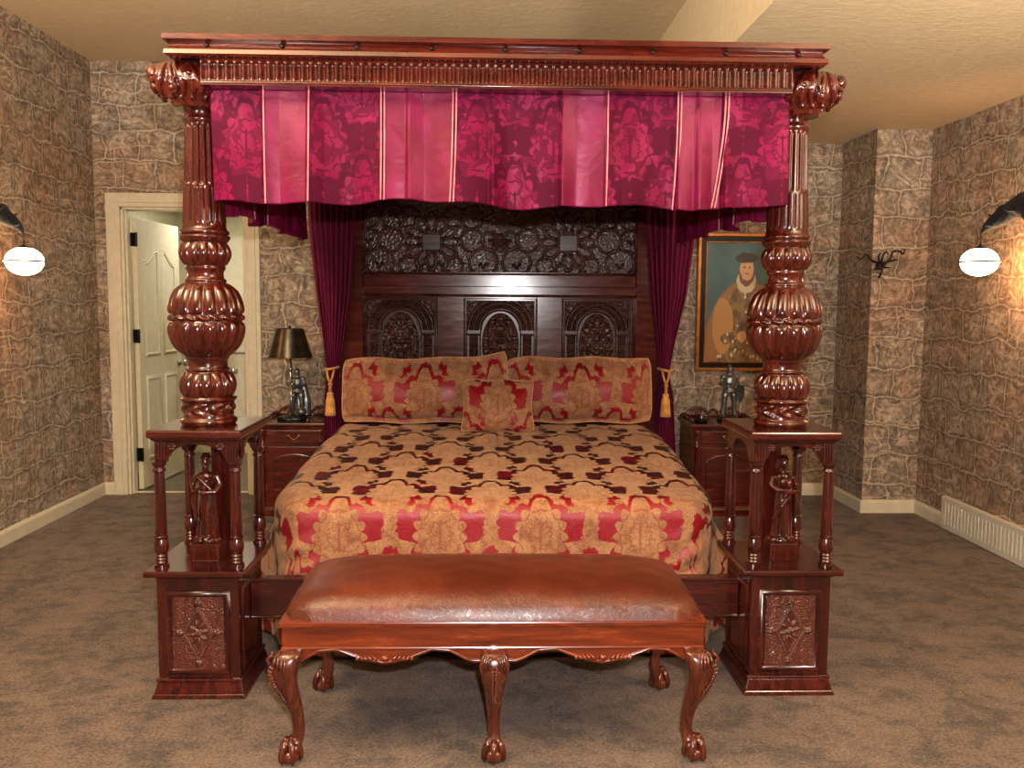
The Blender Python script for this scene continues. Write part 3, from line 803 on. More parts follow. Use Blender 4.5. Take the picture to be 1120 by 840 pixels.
relief(x0, x1, z0, z1, H, HY+.010, 'strapwork_panel', 'carved', hb, .020)
# three arcaded panels
for n, (a, b) in enumerate(((-.800, -.395), (-.195, .207), (.397, .780))):
    x0, x1, z0, z1 = HC+a, HC+b, .90, 1.462; nx, nz = 150, 200
    Z, X = np.meshgrid(np.linspace(z0, z1, nz), np.linspace(x0, x1, nx), indexing='ij'); cx = (x0+x1)/2; cz = 1.285; w = (x1-x0)/2
    r = np.hypot(X-cx, Z-cz); th = np.arctan2(Z-cz, X-cx); up_ = Z > cz
    H = fuzz((nz, nx), 3, 20+n)*.5
    inner = ((r < w*.60) & up_) | ((np.abs(X-cx) < w*.60) & ~up_)
    fl_ = np.clip(fuzz((nz, nx), 7, 30+n)*1.6-.45, 0, 1)+fuzz((nz, nx), 3, 40+n)*.35
    sym = (fl_+fl_[:, ::-1])/2
    core = (((X-cx)/(w*.54))**2+((Z-1.20)/.185)**2) < 1
    H = np.where(inner, np.where(core, .25+sym*1.1, .12), H)
    for k in range(7):
        ax_, az = cx+w*.30*sin(k*2.4+n), 1.05+.045*k; H = np.where(inner, np.maximum(H, 1.0*np.sqrt(np.clip(1-((np.abs(X-cx)-abs(ax_-cx))**2+(Z-az)**2)/.022**2, 0, 1))), H)
    for rr_, ww in ((.63, .010), (.80, .007), (.96, .009)): H = np.where(up_, np.maximum(H, .9*rod(np.abs(r-w*rr_), ww)), H)
    bd = np.abs(((th/(pi/26)) % 1)-.5)*(pi/26)*r
    for rr_ in (.715, .88): H = np.where(up_, np.maximum(H, 1.05*np.sqrt(np.clip(1-((r-w*rr_)**2+bd**2)/.0085**2, 0, 1))), H)
    imp = (np.abs(Z-cz+.012) < .012) & (np.abs(X-cx) > w*.60); H = np.where(imp, .9, H)
    pil = (~up_) & (np.abs(X-cx) > w*.62)
    H = np.where(pil & (Z < cz-.03) & (np.abs(np.abs(X-cx)-w*.8) > w*.12), .8, H)
    H = np.where(pil & (Z < cz-.03) & (np.abs(np.abs(X-cx)-w*.8) < w*.10), .1+.9*np.abs(np.sin(Z*160))*rod(np.abs(np.abs(X-cx)-w*.8), w*.1), H)
    relief(x0, x1, z0, z1, H, HY+.006, 'arcaded_panel', 'carved', hb, .020)
for px, py in ((377, 338), (714, 340), (714, 268), (377, 268)):
    x, z = (px-546)*.00556+HC, 1.63+(297-py)*.00548
    MB().ell((x, HY-.042, z), (.017, .014, .017)).obj('peg_knob', 'black', hb, True)

_pv = Vector((HC, HY, 0)); hb.rotation_euler = (0, 0, radians(-1.3)); hb.location = _pv-Matrix.Rotation(radians(-1.3), 3, 'Z') @ _pv

# ================================================================== bed hangings
def foldF(x): return .012*sin(x*11)+.010*sin(x*23+1)+.008*sin(x*5.1)
def pleat(x, seams):   # sharp knife folds at the seams
    s = 0
    for c, w in seams:
        d = x-c
        if 0 <= d < w: s += -.022*(1-d/w)
        elif -.015 < d < 0: s += -.022*(1+d/.015)
    return s
val = thing('front_valance', 'magenta satin and damask valance hanging across the front of the bed canopy', 'valance', (0, .045, 2.184))
def pxX(px): return (px-546.5)*.003305+.005
panels = [(240, 297, 'd'), (297, 345, 's'), (345, 422, 'd'), (422, 450, 's'), (450, 497, 's'), (497, 539, 'd'), (539, 613, 'd'), (613, 660, 's'), (660, 737, 'd'), (737, 785, 's'), (785, 856, 'd')]
seams = [(pxX(a), .05) for a in (297, 345, 450, 539, 613, 662, 739, 760, 790)]
def drop(x): return -.389-.008*sin(x*9+1)-.005*sin(x*21)-.006*sin(x*4)
def vy(x, v): return 1.5*pleat(x, seams)*(.25+.75*v)+1.3*foldF(x)*(.2+.9*v)
for a, b, k in panels:
    xa, xb = pxX(a), pxX(b); n = max(10, int((xb-xa)/.004))
    m = MB(); m.grid(n, 60, lambda u, v: (xa+(xb-xa)*u, vy(xa+(xb-xa)*u, v), drop(xa+(xb-xa)*u)*v), lambda u, v: (xa+(xb-xa)*u+(.37*1.3 if k == 'd' else 0), -.37*v))
    m.obj('damask_panel' if k == 'd' else 'satin_panel', 'damask' if k == 'd' else 'satin', val, True, solid=.002)
def braid(x, dx, double):
    m = MB()
    for o in ((-.006, .006) if double else (0,)):
        n = 92
        path = [(x+o+dx*(i/n)**2, vy(x+dx*(i/n)**2, i/n)-.005, drop(x)*i/n) for i in range(n+1)]
        m.tube(path, [.0040 if i % 2 else .0024 for i in range(n+1)], 6)
    m.obj('braid_trim', 'braid', val, True)
for px, dpx, db in ((297, 1, 0), (345, 0, 0), (422, -1, 1), (495, 6, 1) if False else (498, -3, 1), (661, -1, 0), (738, -3, 1), (789, -12, 1)): braid(pxX(px), dpx*.0033, db)
# side valances, seen from within
def sidefold(y): return .014*sin(y*26)+.010*sin(y*11+1)+.008*(((y*5.2) % 1)-.5)
for s, lab in ((-1, 'magenta satin valance along the left side of the bed canopy, nearest the open door'), (1, 'magenta satin valance along the right side of the bed canopy, in front of the portrait')):
    t = thing('side_valance', lab, 'valance', (s*1.062, .30, 2.163), 0, 'side valances')
    segs = [(0, .42, 's'), (.42, .80, 'd'), (.80, 1.25, 's'), (1.25, 1.70, 'd')]
    for a, b, k in segs:
        m = MB(); m.grid(int((b-a)/.006), 30, lambda u, v: (s*sidefold(a+(b-a)*u)*(.3+v), a+(b-a)*u, (-.372-.012*sin((a+(b-a)*u)*14))*v), lambda u, v: (a+(b-a)*u, -.37*v))
        m.obj('damask_panel' if k == 'd' else 'satin_panel', 'damask' if k == 'd' else 'satin', t, True, solid=.002)
    for y in (.42, .80, 1.25):
        m = MB(); m.tube([(s*sidefold(y)*(.3+i/40)-s*.004, y, (-.372-.012*sin(y*14))*i/40) for i in range(41)], [.003 if i % 2 else .0018 for i in range(41)], 6); m.obj('braid_trim', 'braid', t, True)
# back curtains drawn in by tie-backs
def curtain(xs, lab, tx):
    """xs: rows (z, xouter, xinner)"""
    zz_ = [r[0] for r in xs][::-1]; xo = [r[1] for r in xs][::-1]; xi = [r[2] for r in xs][::-1]
    t = thing('bed_curtain', lab, 'curtain', (tx, 2.145, .02), 0, 'bed curtains')
    m = MB(); nf = 9
    def fn(u, v):
        z = 2.17+(.03-2.17)*v; a = np.interp(z, zz_, xo); b = np.interp(z, zz_, xi); wd = abs(b-a)
        x = a+(b-a)*u; amp = .017*(.5+.5*min(1, wd/.25)) + .006*sin(u*5+z*2)
        return (x-tx, amp*cos(u*nf*2*pi+.6*sin(z*3))+.02*sin(u*7+z), z-.02)
    m.grid(150, 110, fn); m.obj('curtain_cloth', 'velvet', t, True, solid=.002)
    return t
cl = curtain([(2.17, -1.09, -.80), (1.90, -1.085, -.81), (1.50, -1.045, -.84), (1.20, -1.005, -.885), (1.03, -.985, -.915), (.90, -1.0, -.91), (.5, -1.015, -.89), (.03, -1.03, -.88)], 'wine coloured curtain gathered by a gold tie-back left of the headboard, beside the lamp', -.95)
cr = curtain([(2.17, 1.215, .90), (1.90, 1.210, .915), (1.50, 1.165, .95), (1.20, 1.095, .99), (1.03, 1.065, 1.0), (.90, 1.095, .995), (.5, 1.12, .985), (.03, 1.13, .98)], 'wine coloured curtain gathered by a gold tie-back right of the headboard, beside the portrait', 1.05)
for t, cx, w in ((cl, -.004, .040), (cr, -.018, .037)):
    m = MB(); n = 40
    m.tube([(cx+w*cos(2*pi*i/n), -.004+.048*sin(2*pi*i/n), 1.035+.008*cos(2*pi*i/n)*(1 if t is cl else -1)-.0) for i in range(n+1)], .0075, 8)
    m.tube([(cx-.022, -.05, 1.03), (cx-.012, -.06, .985), (cx, -.062, .95)], .0065, 8); m.tube([(cx+.022, -.05, 1.03), (cx+.012, -.06, .985), (cx, -.062, .95)], .0065, 8)
    m.tube([(cx, -.062, .955), (cx, -.062, .90)], .009, 10); m.ell((cx, -.062, .945), (.014, .014, .012))
    tb = m.obj('tie_back', 'gold', t, True)
    m = MB().lathe([(.008, .90), (.017, .895), (.020, .882), (.017, .874), (.024, .860), (.029, .80), (.032, .762), (.028, .760)], 60, (cx, -.062), lambda r, z, a: .0018*sin(30*a) if z < .87 else 0)
    m.obj('tassel', 'tassel', tb, True)

# ================================================================== bedspread
def ztop(x, y):
    return .655+.075*smstep(.35, 1.7, y)+.007*vnoise(x, y, 6)+.004*vnoise(x, y, 17, 2)
def build_spread():
    pts = []      # outline on the top of the bed, with outward normals and drape strength
    def arc(cx, cy, rx, ry, a0, a1, n):
        return [(cx+rx*cos(a0+(a1-a0)*i/n), cy+ry*sin(a0+(a1-a0)*i/n)) for i in range(n+1)]
    HX = .93
    L = [(-HX, 2.06-(2.06-.62)*i/130) for i in range(131)]
    L += arc(-HX+.15, .62, .15, .26, pi, 1.5*pi, 30)[1:]
    L += [(-HX+.15+(2*HX-.30)*i/150, .36) for i in range(1, 151)]
    L += arc(HX-.15, .62, .15, .26, 1.5*pi, 2*pi, 30)[1:]
    L += [(HX, .62+(2.06-.62)*i/130) for i in range(1, 131)]
    L = [(x+.02*smstep(.5, 1.8, y), y) for x, y in L]
    n = len(L); arcl = [0]
    for i in range(1, n): arcl.append(arcl[-1]+sqrt((L[i][0]-L[i-1][0])**2+(L[i][1]-L[i-1][1])**2))
    v = []; uv = []; r = .075; NT, NR, ND = 46, 10, 44
    for i in range(n):
        x, y = L[i]; a = L[max(0, i-1)]; b = L[min(n-1, i+1)]; tx, ty = b[0]-a[0], b[1]-a[1]; q = sqrt(tx*tx+ty*ty); nx_, ny_ = ty/q, -tx/q
        nx_, ny_ = (nx_, ny_) if (nx_*x+ny_*(y-1.3)) > 0 else (-nx_, -ny_)
        sx, sy = .02, max(y, .95); side = abs(nx_)**3; corner = smstep(.45, .75, min(abs(nx_), abs(ny_))*1.4)
        foot = smstep(.6, 1, -ny_); clear = smstep(.50, .75, y)*(1-.75*smstep(1.7, 2.0, y))
        for k in range(NT):
            t = (k/NT); ex, ey = x-nx_*r, y-ny_*r; X_, Y_ = sx+(ex-sx)*t, sy+(ey-sy)*t
            v.append((X_, Y_, ztop(X_, Y_))); uv.append((X_+.02, Y_))
        zt = ztop(x, y); s = arcl[i]
        for k in range(NR):
            th = (pi/2)*k/NR; ex, ey = x-nx_*r*(1-sin(th)), y-ny_*r*(1-sin(th)); z = zt-r*(1-cos(th))
            dist = r*th; v.append((ex, ey, z)); uv.append((x-nx_*r+nx_*dist+.02, y-ny_*r+ny_*dist))
        zb = .025+.010*sin(s*9)
        for k in range(ND+1):
            t = k/ND; z = (zt-r)+(zb-(zt-r))*t
            fold = (sin(s*17+1.1*sin(s*5))+.5*sin(s*31+2))*.5
            out = side*clear*(.125*smstep(0, .55, t)+.03*t)+fold*t*(.030*side*clear+.010*foot)+foot*.008*sin(s*8)*smstep(0, .4, t)
            if foot > .3: out -= .006*sin(pi*t)*abs(sin(s*7))
            # bunched folds at the foot corners
            cf = smstep(.18, .0, min(abs(abs(x)-.80), .5)+abs(y-.40)*.8); out += cf*.012*sin(t*34+x*30)*sin(pi*min(1, t*1.4))
            v.append((x+nx_*out, max(y+ny_*out, .335), z)); d = r*pi/2-r+(zt-r-z); uv.append((x+nx_*(d)+.02, y+ny_*(d)))
    w = NT+NR+ND+1; f = [(i*w+k, (i+1)*w+k, (i+1)*w+k+1, i*w+k+1) for i in range(n-1) for k in range(w-1)]
    m = MB(); m.add(v, f, uv); return m
o = build_spread().obj('bedspread', 'bedcloth', None, True); tag(o, 'gold and red damask bedspread draped over the bed down to the carpet', 'bedspread')
fixn(o)
d = o.modifiers.new('t', 'SOLIDIFY'); d.thickness = .006; d.offset = 0

# ---- pillows
def pillow(name, lab, cat, loc, w, h, th, tilt, corner=(0, 0, 0, 0), pinch=.03, flange=.0, uvo=(0, 0), rz=0, group=None, waist=0.):
    t = thing(name, lab, cat, loc, rz, group); m = MB(); N, K = 64, 40
    def outline(a, b):    # a,b in -1..1 -> x,z
        x = a*w/2*(1-waist*(1-b*b))*(1-.035*abs(b)**6); z = (b*.5*(1-.05*abs(a)**8)+.5)*h+.006*sin(a*7)
        z += (corner[0]*(1-a)/2*(1+b)/2*(abs(a)**3 if a < 0 else 0)+corner[1]*((1+a)/2)**5*(1+b)/2)
        z -= pinch*h*(1-a*a)*0
        return x, z
    def face(sgn):
        def fn(u, v):
            a, b = u*2-1, v*2-1; x, z = outline(a, b)
            fa, fb = min(1, abs(a)/(1-flange)), min(1, abs(b)/(1-flange*w/h))
            T = th/2*max(0, (1-fa**2.6))**.62*max(0, (1-fb**2.2))**.6+.003
            T += .006*vnoise(a*2, b*2, 3, 5)*(T/th)
            y = -sgn*T
            return (x, y*cos(tilt)+z*sin(tilt), z*cos(tilt)-y*sin(tilt)*0)
        return fn
    for sg in (1, -1):
        m.grid(N, K, face(sg), lambda u, v: ((u-.5)*w+uvo[0], v*h+uvo[1]))
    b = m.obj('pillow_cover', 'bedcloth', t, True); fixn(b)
    path = []
    for a, c in [(i/20*2-1, 1) for i in range(21)]+[(1, 1-i/14*2) for i in range(1, 15)]+[(1-i/20*2, -1) for i in range(1, 21)]+[(-1, -1+i/14*2) for i in range(1, 15)]:
        x, z = outline(a, c); path.append((x, z*sin(tilt), z*cos(tilt)))
    m = MB(); m.tube(path, .0045, 6); m.obj('piping', 'cord', t, True)
    return t
M['cord'] = plain('tan_piping_cord', (206, 150, 96), .6)
pillow('pillow', 'wide gold damask pillow sham leaning on the headboard, right half of the bed', 'pillow', (.515, 2.05, .750), .86, .385, .27, .20, (0, 0, 0, 0), flange=.06, uvo=(.20, .10), group='pillow shams')
pillow('pillow', 'wide gold damask pillow sham with its inner corner turned up, left half of the bed', 'pillow', (-.395, 2.02, .750), .965, .375, .28, .20, (0, .050, 0, 0), flange=.06, uvo=(.20, .10), group='pillow shams')
pillow('cushion', 'small square gold damask cushion standing in front of both pillows', 'cushion', (.028, 1.74, .738), .415, .300, .21, .42, waist=.09, uvo=(0, -.165))

# ================================================================== bench
BN = thing('bench', 'long brown leather bench with carved cabriole legs at the foot of the bed', 'bench', (-.012, -.17, 0))
bw, bf, bb = .667, -.27, .27
m = MB(); m.box(-bw, bw, bf, bb, .365, .438); m.box(-bw-.008, bw+.008, bf-.008, bb+.008, .434, .452); m.box(-bw-.002, bw+.002, bf-.003, bb+.003, .360, .370)
m.obj('seat_frame', 'benchwood', BN, bevel=.004)
m = MB()
def seat(u, v):
    a, b = u*2-1, v*2-1
    e = max(0, 1-abs(a)**9)**.5*max(0, 1-abs(b)**5)**.5
    k = 1-.035*(e*0)
    # cut the corners round
    x = a*(bw+.004); y = b*.274
    q = max(0, abs(a)-.86)/.14; q2 = max(0, abs(b)-.7)/.3; cr_ = q*q2
    x -= np.sign(a)*cr_*.03; y -= np.sign(b)*cr_*.03
    return (x, y, .450+.088*e+.014*(1-a*a)*(1-b*b)+.0015*vnoise(a*8, b*4, 2))
m.grid(110, 50, seat); m.obj('seat_cushion', 'leather', BN, True)
# front and back aprons with scalloped lower edge
def apron_z(x):
    return np.interp(abs(abs(x)-.345), [0, .07, .095, .15, .205, .25, .275, .345], [.312, .326, .335, .356, .352, .327, .318, .318])
for y, s in ((bf+.012, -1), (bb-.012, 1)):
    N = 130; xs_ = [-.64+1.28*i/N for i in range(N+1)]
    m = MB(); m.prism([(x, apron_z(x)) for x in xs_]+[(.64, .366), (-.64, .366)], y-.011, y+.011)
    fixn(m.obj('apron', 'benchwood', BN))
    m = MB(); m.tube([(x, y+s*.012, apron_z(x)+.006) for x in xs_], .0045, 8)
    for c in (-.345, .345):
        m.ell((c, y+s*.014, .332), (.013, .008, .010))
        for k in range(1, 6):
            for q in (-1, 1): m.tube([(c+q*(.008+k*.014), y+s*.012, .322+k*.0012), (c+q*(.016+k*.014), y+s*.018, .333), (c+q*(.026+k*.013), y+s*.013, .343)], [.003, .0055, .002], 6)
    m.obj('apron_carving', 'benchwood', BN, True)
for s in (-1, 1):
    m = MB(); N = 30; m.add(*(lambda P: (P.v, P.f))(MB().prism([(y_, .32+.034*sin(pi*(y_+.24)/.48)**.6 if abs(y_) < .24 else .32) for y_ in [-.24+.48*i/N for i in range(N+1)]]+[(.24, .366), (-.24, .366)], -.011, .011)))
    m.v = [(s*(bw-.014)+p[1], p[0], p[2]) for p in m.v]; fixn(m.obj('apron', 'benchwood', BN))
def leg(dx, dy):
    """cabriole leg leaning out along (dx,dy)"""
    m = MB(); zs = [.368, .345, .31, .27, .235, .20, .16, .12, .085, .06, .040, .026]
    off = [-.006, .006, .018, .014, .004, -.006, -.016, -.022, -.022, -.014, -.004, .002]
    hw = [.040, .046, .046, .038, .031, .027, .022, .019, .019, .021, .026, .026]
    R = []
    for z, o_, h in zip(zs, off, hw):
        ring = []
        for j in range(24):
            t = 2*pi*j/24; c_, s_ = cos(t), sin(t); p = 2.6
            k = (abs(c_)**p+abs(s_)**p)**(-1/p); ring.append((dx*o_+h*k*c_, dy*o_+h*k*s_*(.85), z))
        R.append(ring)
    m.rings(R)
    return m
def foot(dx, dy):
    m = MB(); cx, cy = dx*.004, dy*.004
    m.ell((cx, cy, .022), (.031, .031, .0235))
    for k in range(5):
        a = atan2(dy if (dx or dy) else -1, dx)+(k-2)*2*pi/5; c_, s_ = cos(a), sin(a)
        m.tube([(cx+.010*c_, cy+.010*s_, .075), (cx+.027*c_, cy+.027*s_, .052), (cx+.033*c_, cy+.033*s_, .034), (cx+.034*c_, cy+.034*s_, .016), (cx+.030*c_, cy+.030*s_, .004)], [.012, .0105, .009, .0075, .003], 10)
    return m
def knee(dx, dy):
    m = MB(); L = sqrt(dx*dx+dy*dy); ux, uy = dx/L, dy/L; px_, py_ = -uy, ux
    for q in (-1, 1):
        for k in range(4):
            w = .008+.008*k; pts = []
            for i in range(9):
                t = i/8; z = .362-.030*t-.012*k*t; r = .046+.012*sin(pi*min(1, t*.9)); pts.append((dx*.006+ux*r*(1-.12*k)+px_*q*(w+.010*sin(t*3)), dy*.006+uy*r*(1-.12*k)+py_*q*(w+.010*sin(t*3)), z))
            m.tube(pts, [.0035+.002*sin(pi*i/8) for i in range(9)], 6)
    for k in range(13):
        t = k/12; z = .325-.125*t; o_ = np.interp(z, [.20, .235, .27, .31, .345], [-.006, .004, .014, .018, .006]); h = np.interp(z, [.20, .235, .27, .31, .345], [.027, .031, .038, .046, .046])
        r = h*(1.03 if abs(dx) and abs(dy) else .86)
        for q in (-1, 1): m.ell((dx*o_+ux*r+px_*q*.006*(1-t*.5), dy*o_+uy*r+py_*q*.006*(1-t*.5), z), (.005, .005, .0065), 8, 6)
    return m
for x, y, dx, dy in ((-.640, -.280, -1, -1), (0, -.285, 0, -1), (.640, -.280, 1, -1), (-.630, .245, -1, 1), (0, .258, 0, 1), (.630, .245, 1, 1)):
    l = leg(dx*1.0, dy*.9).obj('leg', 'benchleg', BN, True, loc=(x, y, 0), sub=1)
    foot(dx*.6, dy*.6).obj('claw_foot', 'benchleg', l, True); knee(dx, dy).obj('knee_carving', 'benchleg', l, True)

# ================================================================== nightstands
def nightstand(x, lab):
    t = thing('nightstand', lab, 'nightstand', (x, 3.03, 0), 0, 'nightstands'); w, d = .235, .21
    m = MB(); m.box(-w, w, -d, d, .06, .60); m.box(-w-.012, w+.012, -d-.015, d, .0, .05); m.frustum((0, -.004), (w+.012, d+.010), (w, d), .05, .065)
    m.obj('body', 'woodnight', t, bevel=.004)
    m = MB().box(-w-.022, w+.022, -d-.028, d+.005, .612, .636); m.box(-w-.010, w+.010, -d-.014, d, .598, .613); m.obj('top', 'woodnight', t, bevel=.006)
    m = MB().box(-w+.052, w-.052, -d-.012, -d+.004, .500, .588); dr = m.obj('drawer', 'woodnight', t, bevel=.004)
    m = MB()
    for s in (-1, 1): m.tube([(s*.035, -d-.012, .553), (s*.035, -d-.026, .553)], .007, 10); m.ell((s*.035, -d-.028, .553), (.008, .006, .008), 10, 6)
    m.tube([(-.035+.07*i/10, -d-.028, .551-.022*sin(pi*i/10)) for i in range(11)], .0028, 6); m.obj('drawer_pull', 'brass', dr, True)
    m = MB().box(-w+.052, w-.052, -d-.008, -d+.004, .085, .475); dr = m.obj('door', 'woodnight', t, bevel=.003)
    a = w-.085; pts = [(-a, .12)]+[(a, .12)]+[(a*cos(pi*i/14), .36+.07*sin(pi*i/14)) for i in range(15)]
    m = MB(); m.prism(pts, -d-.020, -d-.006); fixn(m.obj('raised_panel', 'woodnight', dr, bevel=.006))
    for s in (-1, 1):
        m = MB().lathe([(.012, .075), (.019, .08), (.013, .10), (.014, .30), (.013, .46), (.018, .475), (.018, .490), (.012, .495), (.016, .53), (.012, .58), (.019, .596)], 18, (s*(w-.022), -d-.004)); m.obj('quarter_column', 'woodnight', t, True)
    # carved gallery along the back edge
    m = MB()
    for s in (-1, 1):
        m.tube([(s*.115+.080*cos(pi*i/16), d-.02, .640+.062*sin(pi*i/16)) for i in range(17)], [.010]*17, 8)
        path = [(s*(.115+.040*(1-i/22)*cos(i*.45)), d-.022, .668+.026*(1-i/22)*sin(i*.45)) for i in range(23)]; m.tube(path, .006, 8)
        m.tube([(s*.24, d-.02, .64), (s*.225, d-.02, .655), (s*.20, d-.02, .66)], .010, 8)
        m.tube([(s*.035, d-.02, .66), (s*.018, d-.02, .685), (0, d-.02, .69)], .009, 8)
        m.tube([(s*(w-.01), -d+.04, .642), (s*(w-.01), 0, .648), (s*(w-.01), d-.03, .66)], [.006, .008, .010], 8)
    m.box(-.22, .22, d-.028, d-.012, .634, .652); m.obj('gallery', 'woodnight', t, True)
    return t
M['woodnight'] = wood('nightstand_mahogany', (48, 10, 7), (88, 22, 14), (122, 44, 26), .25, .5, ax=0)
nightstand(-1.322, 'red mahogany nightstand with the knight lamp on it, left of the bed')
nightstand(1.615, 'red mahogany nightstand under the portrait, right of the bed')

# ---- armoured figures
def armoured(m, x, y, z, h, kneel=False):
    """a man in plate armour, height h, facing -Y"""
    k = h/.36
    P = lambda a, b, c: (x+a*k, y+b*k, z+c*k)
    E_ = lambda c, r: m.ell(P(*c), tuple(q*k*1.12 for q in r), 14, 10)
    T_ = lambda pts, rad: m.tube([P(*p) for p in pts], [r*k*1.28 for r in rad], 10)
    if not kneel:
        for s in (-1, 1):
            T_([(s*.016, 0, .185), (s*.030, -.006, .145), (s*.034, -.006, .100), (s*.037, .004, .060), (s*.040, .0, .018)], [.020, .019, .014, .0155, .010])
            E_((s*.034, -.010, .103), (.014, .014, .014)); E_((s*.044, -.016, .010), (.011, .026, .010))
    else:
        T_([(-.016, 0, .185), (-.030, -.055, .165), (-.032, -.062, .158), (-.034, -.055, .08), (-.034, -.055, .018)], [.021, .019, .017, .015, .011]); E_((-.034, -.070, .010), (.011, .026, .010))
        T_([(.016, 0, .185), (.026, -.005, .10), (.030, .0, .085), (.030, .05, .075), (.030, .08, .07)], [.021, .019, .017, .014, .011])
    T_([(0, 0, .175), (0, 0, .200), (0, -.002, .235), (0, 0, .268), (0, 0, .288)], [.033, .028, .036, .036, .018])
    for i in range(10):
        a = 2*pi*i/10; T_([(.022*cos(a), .018*sin(a), .200), (.036*cos(a), .028*sin(a), .165)], [.010, .008])
    E_((0, 0, .318), (.0185, .021, .026)); E_((0, -.010, .312), (.014, .018, .012)); T_([(0, .004, .335), (0, .010, .350), (0, .022, .352)], [.006, .006, .003])
    for s in (-1, 1): E_((s*.043, 0, .272), (.020, .019, .017)); E_((s*.026, -.006, .176), (.020, .022, .020))
    E_((0, -.004, .250), (.034, .026, .028)); E_((0, .002, .326), (.020, .022, .020)); T_([(0, 0, .29), (0, 0, .30)], [.018, .018])
k_m = M['pewter']
def statuette():
    t = thing('knight_statuette', 'small pewter statuette of a knight in armour with shield on the right nightstand', 'statuette', (1.668, 3.0, .636))
    m = MB(); m.lathe([(.075, 0), (.078, .008), (.070, .020), (.062, .028)], 28, (0, 0), lambda r, z, a: .006*sin(5*a)+.003*sin(13*a)); m.obj('base', 'pewterd', t, True)
    m = MB(); armoured(m, 0, 0, .026, .375)
    k = .375/.36; P = lambda a, b, c: (a*k, b*k, .026+c*k)
    m.tube([P(-.045, 0, .27), P(-.062, -.006, .235), P(-.052, -.034, .205), P(-.030, -.045, .212)], [.013, .0115, .010, .008], 10); m.ell(P(-.026, -.047, .213), (.009, .009, .010), 10, 6)
    m.tube([P(.045, 0, .27), P(.064, .0, .235), P(.062, -.022, .20)], [.013, .0115, .009], 10); m.ell(P(.062, -.026, .197), (.009, .009, .010), 10, 6)
    for q in range(4): m.tube([P(-.022, -.052, .206+q*.004), P(-.012, -.058, .206+q*.004), P(-.008, -.050, .206+q*.004)], .0024, 5); m.tube([P(.055, -.030, .190+q*.004), P(.054, -.037, .190+q*.004), P(.062, -.038, .190+q*.004)], .0024, 5)
    m.obj('armoured_knight', 'pewter', t, True, remesh=.003)
    m = MB(); n = 20; pts = []
    for i in range(n+1): a = pi*i/n; pts.append((.036*cos(a), .012))
    sh = [(-.034, .040), (.034, .040), (.036, .0), (.028, -.045), (0, -.085), (-.028, -.045), (-.036, .0)]
    m.prism([(p[0], p[1]) for p in sh], -.005, .003); m.v = [(.066+p[0]*.8, -.045+p[1]+p[0]*p[0]*4, .215+p[2]) for p in m.v]; fixn(m.obj('shield', 'pewterd', t, bevel=.002))
    m = MB(); m.tube([(-.028, -.062, .25), (-.030, -.066, .10), (-.032, -.070, .03)], [.003, .004, .001], 6); m.tube([(-.048, -.063, .222), (-.010, -.063, .226)], .003, 6); m.obj('sword', 'pewter', t, True)
statuette()
def knight_lamp():
    t = thing('table_lamp', 'table lamp with dark metal shade above a knight leaning on a sword, left nightstand', 'lamp', (-1.375, 2.99, .636))
    m = MB(); m.lathe([(.088, 0), (.092, .010), (.085, .022), (.070, .030)], 36, (0, 0), lambda r, z, a: .008*sin(6*a)+.004*sin(15*a)); m.obj('base', 'pewterd', t, True)
    m = MB(); m.tube([(-.006, .005, .02), (-.006, .005, .47)], .007, 10); m.lathe([(.007, .33), (.014, .335), (.014, .36), (.009, .365), (.012, .39), (.007, .40)], 16, (-.006, .005)); m.obj('pole', 'chrome', t, True)
    m = MB(); armoured(m, .034, .022, .028, .335)
    k = .335/.36; P = lambda a, b, c: (.034+a*k, .022+b*k, .028+c*k)
    m.tube([P(-.045, 0, .27), P(-.070, -.02, .235), P(-.052, -.058, .235)], [.014, .012, .008], 10); m.tube([P(.045, 0, .27), P(.060, -.02, .225), P(.0, -.062, .225)], [.014, .012, .008], 10)
    m.ell(P(-.046, -.064, .235), (.010, .010, .010), 10, 6); m.ell(P(-.006, -.066, .225), (.010, .010, .010), 10, 6)
    for q in range(4): m.tube([P(-.050, -.072, .226+q*.005), P(-.040, -.078, .226+q*.005), P(-.032, -.070, .226+q*.005)], .0025, 5); m.tube([P(-.004, -.074, .216+q*.005), P(-.014, -.080, .216+q*.005), P(-.022, -.072, .216+q*.005)], .0025, 5)
    m.tube([P(.02, .03, .27), P(.045, .035, .20), P(.062, .03, .10), P(.055, .03, .0)], [.018, .026, .032, .034], 12); m.tube([P(-.01, .035, .26), P(0, .045, .15), P(.01, .04, .0)], [.02, .032, .036], 12); m.ell(P(.035, -.03, .03), (.034, .034, .028))
    m.obj('armoured_knight', 'pewter', t, True, remesh=.003)
    m = MB(); m.tube([P(-.030, -.070, .262), P(-.030, -.072, .10), P(-.030, -.070, .004)], [.005, .006, .002], 6); m.tube([P(-.060, -.070, .238), P(0, -.070, .238)], .0045, 6); m.ell(P(-.030, -.070, .268), (.007, .007, .007), 8, 6); m.obj('sword', 'chrome', t, True)
    zt, zb = .628, .432
    m = MB(); seg = 48; R = [[(-.006+r*cos(2*pi*j/seg), .005+r*sin(2*pi*j/seg), z) for j in range(seg)] for r, z in ((.150, zb), (.149, zb+.004), (.092, zt-.003), (.092, zt))]
    m.rings(R, True, False); m.obj('lamp_shade', 'shade', t, True, solid=.002)
    m = MB(); 
    for k in range(3): a = k*2*pi/3+.4; m.tube([(-.006, .005, .61), (-.006+.091*cos(a), .005+.091*sin(a), .618)], .0022, 6)
    m.tube([(-.006, .005, .46), (-.006, .005, .625)], .003, 6); m.ell((-.006, .005, .637), (.008, .008, .011), 10, 8); m.obj('finial', 'black', t, True)
knight_lamp()
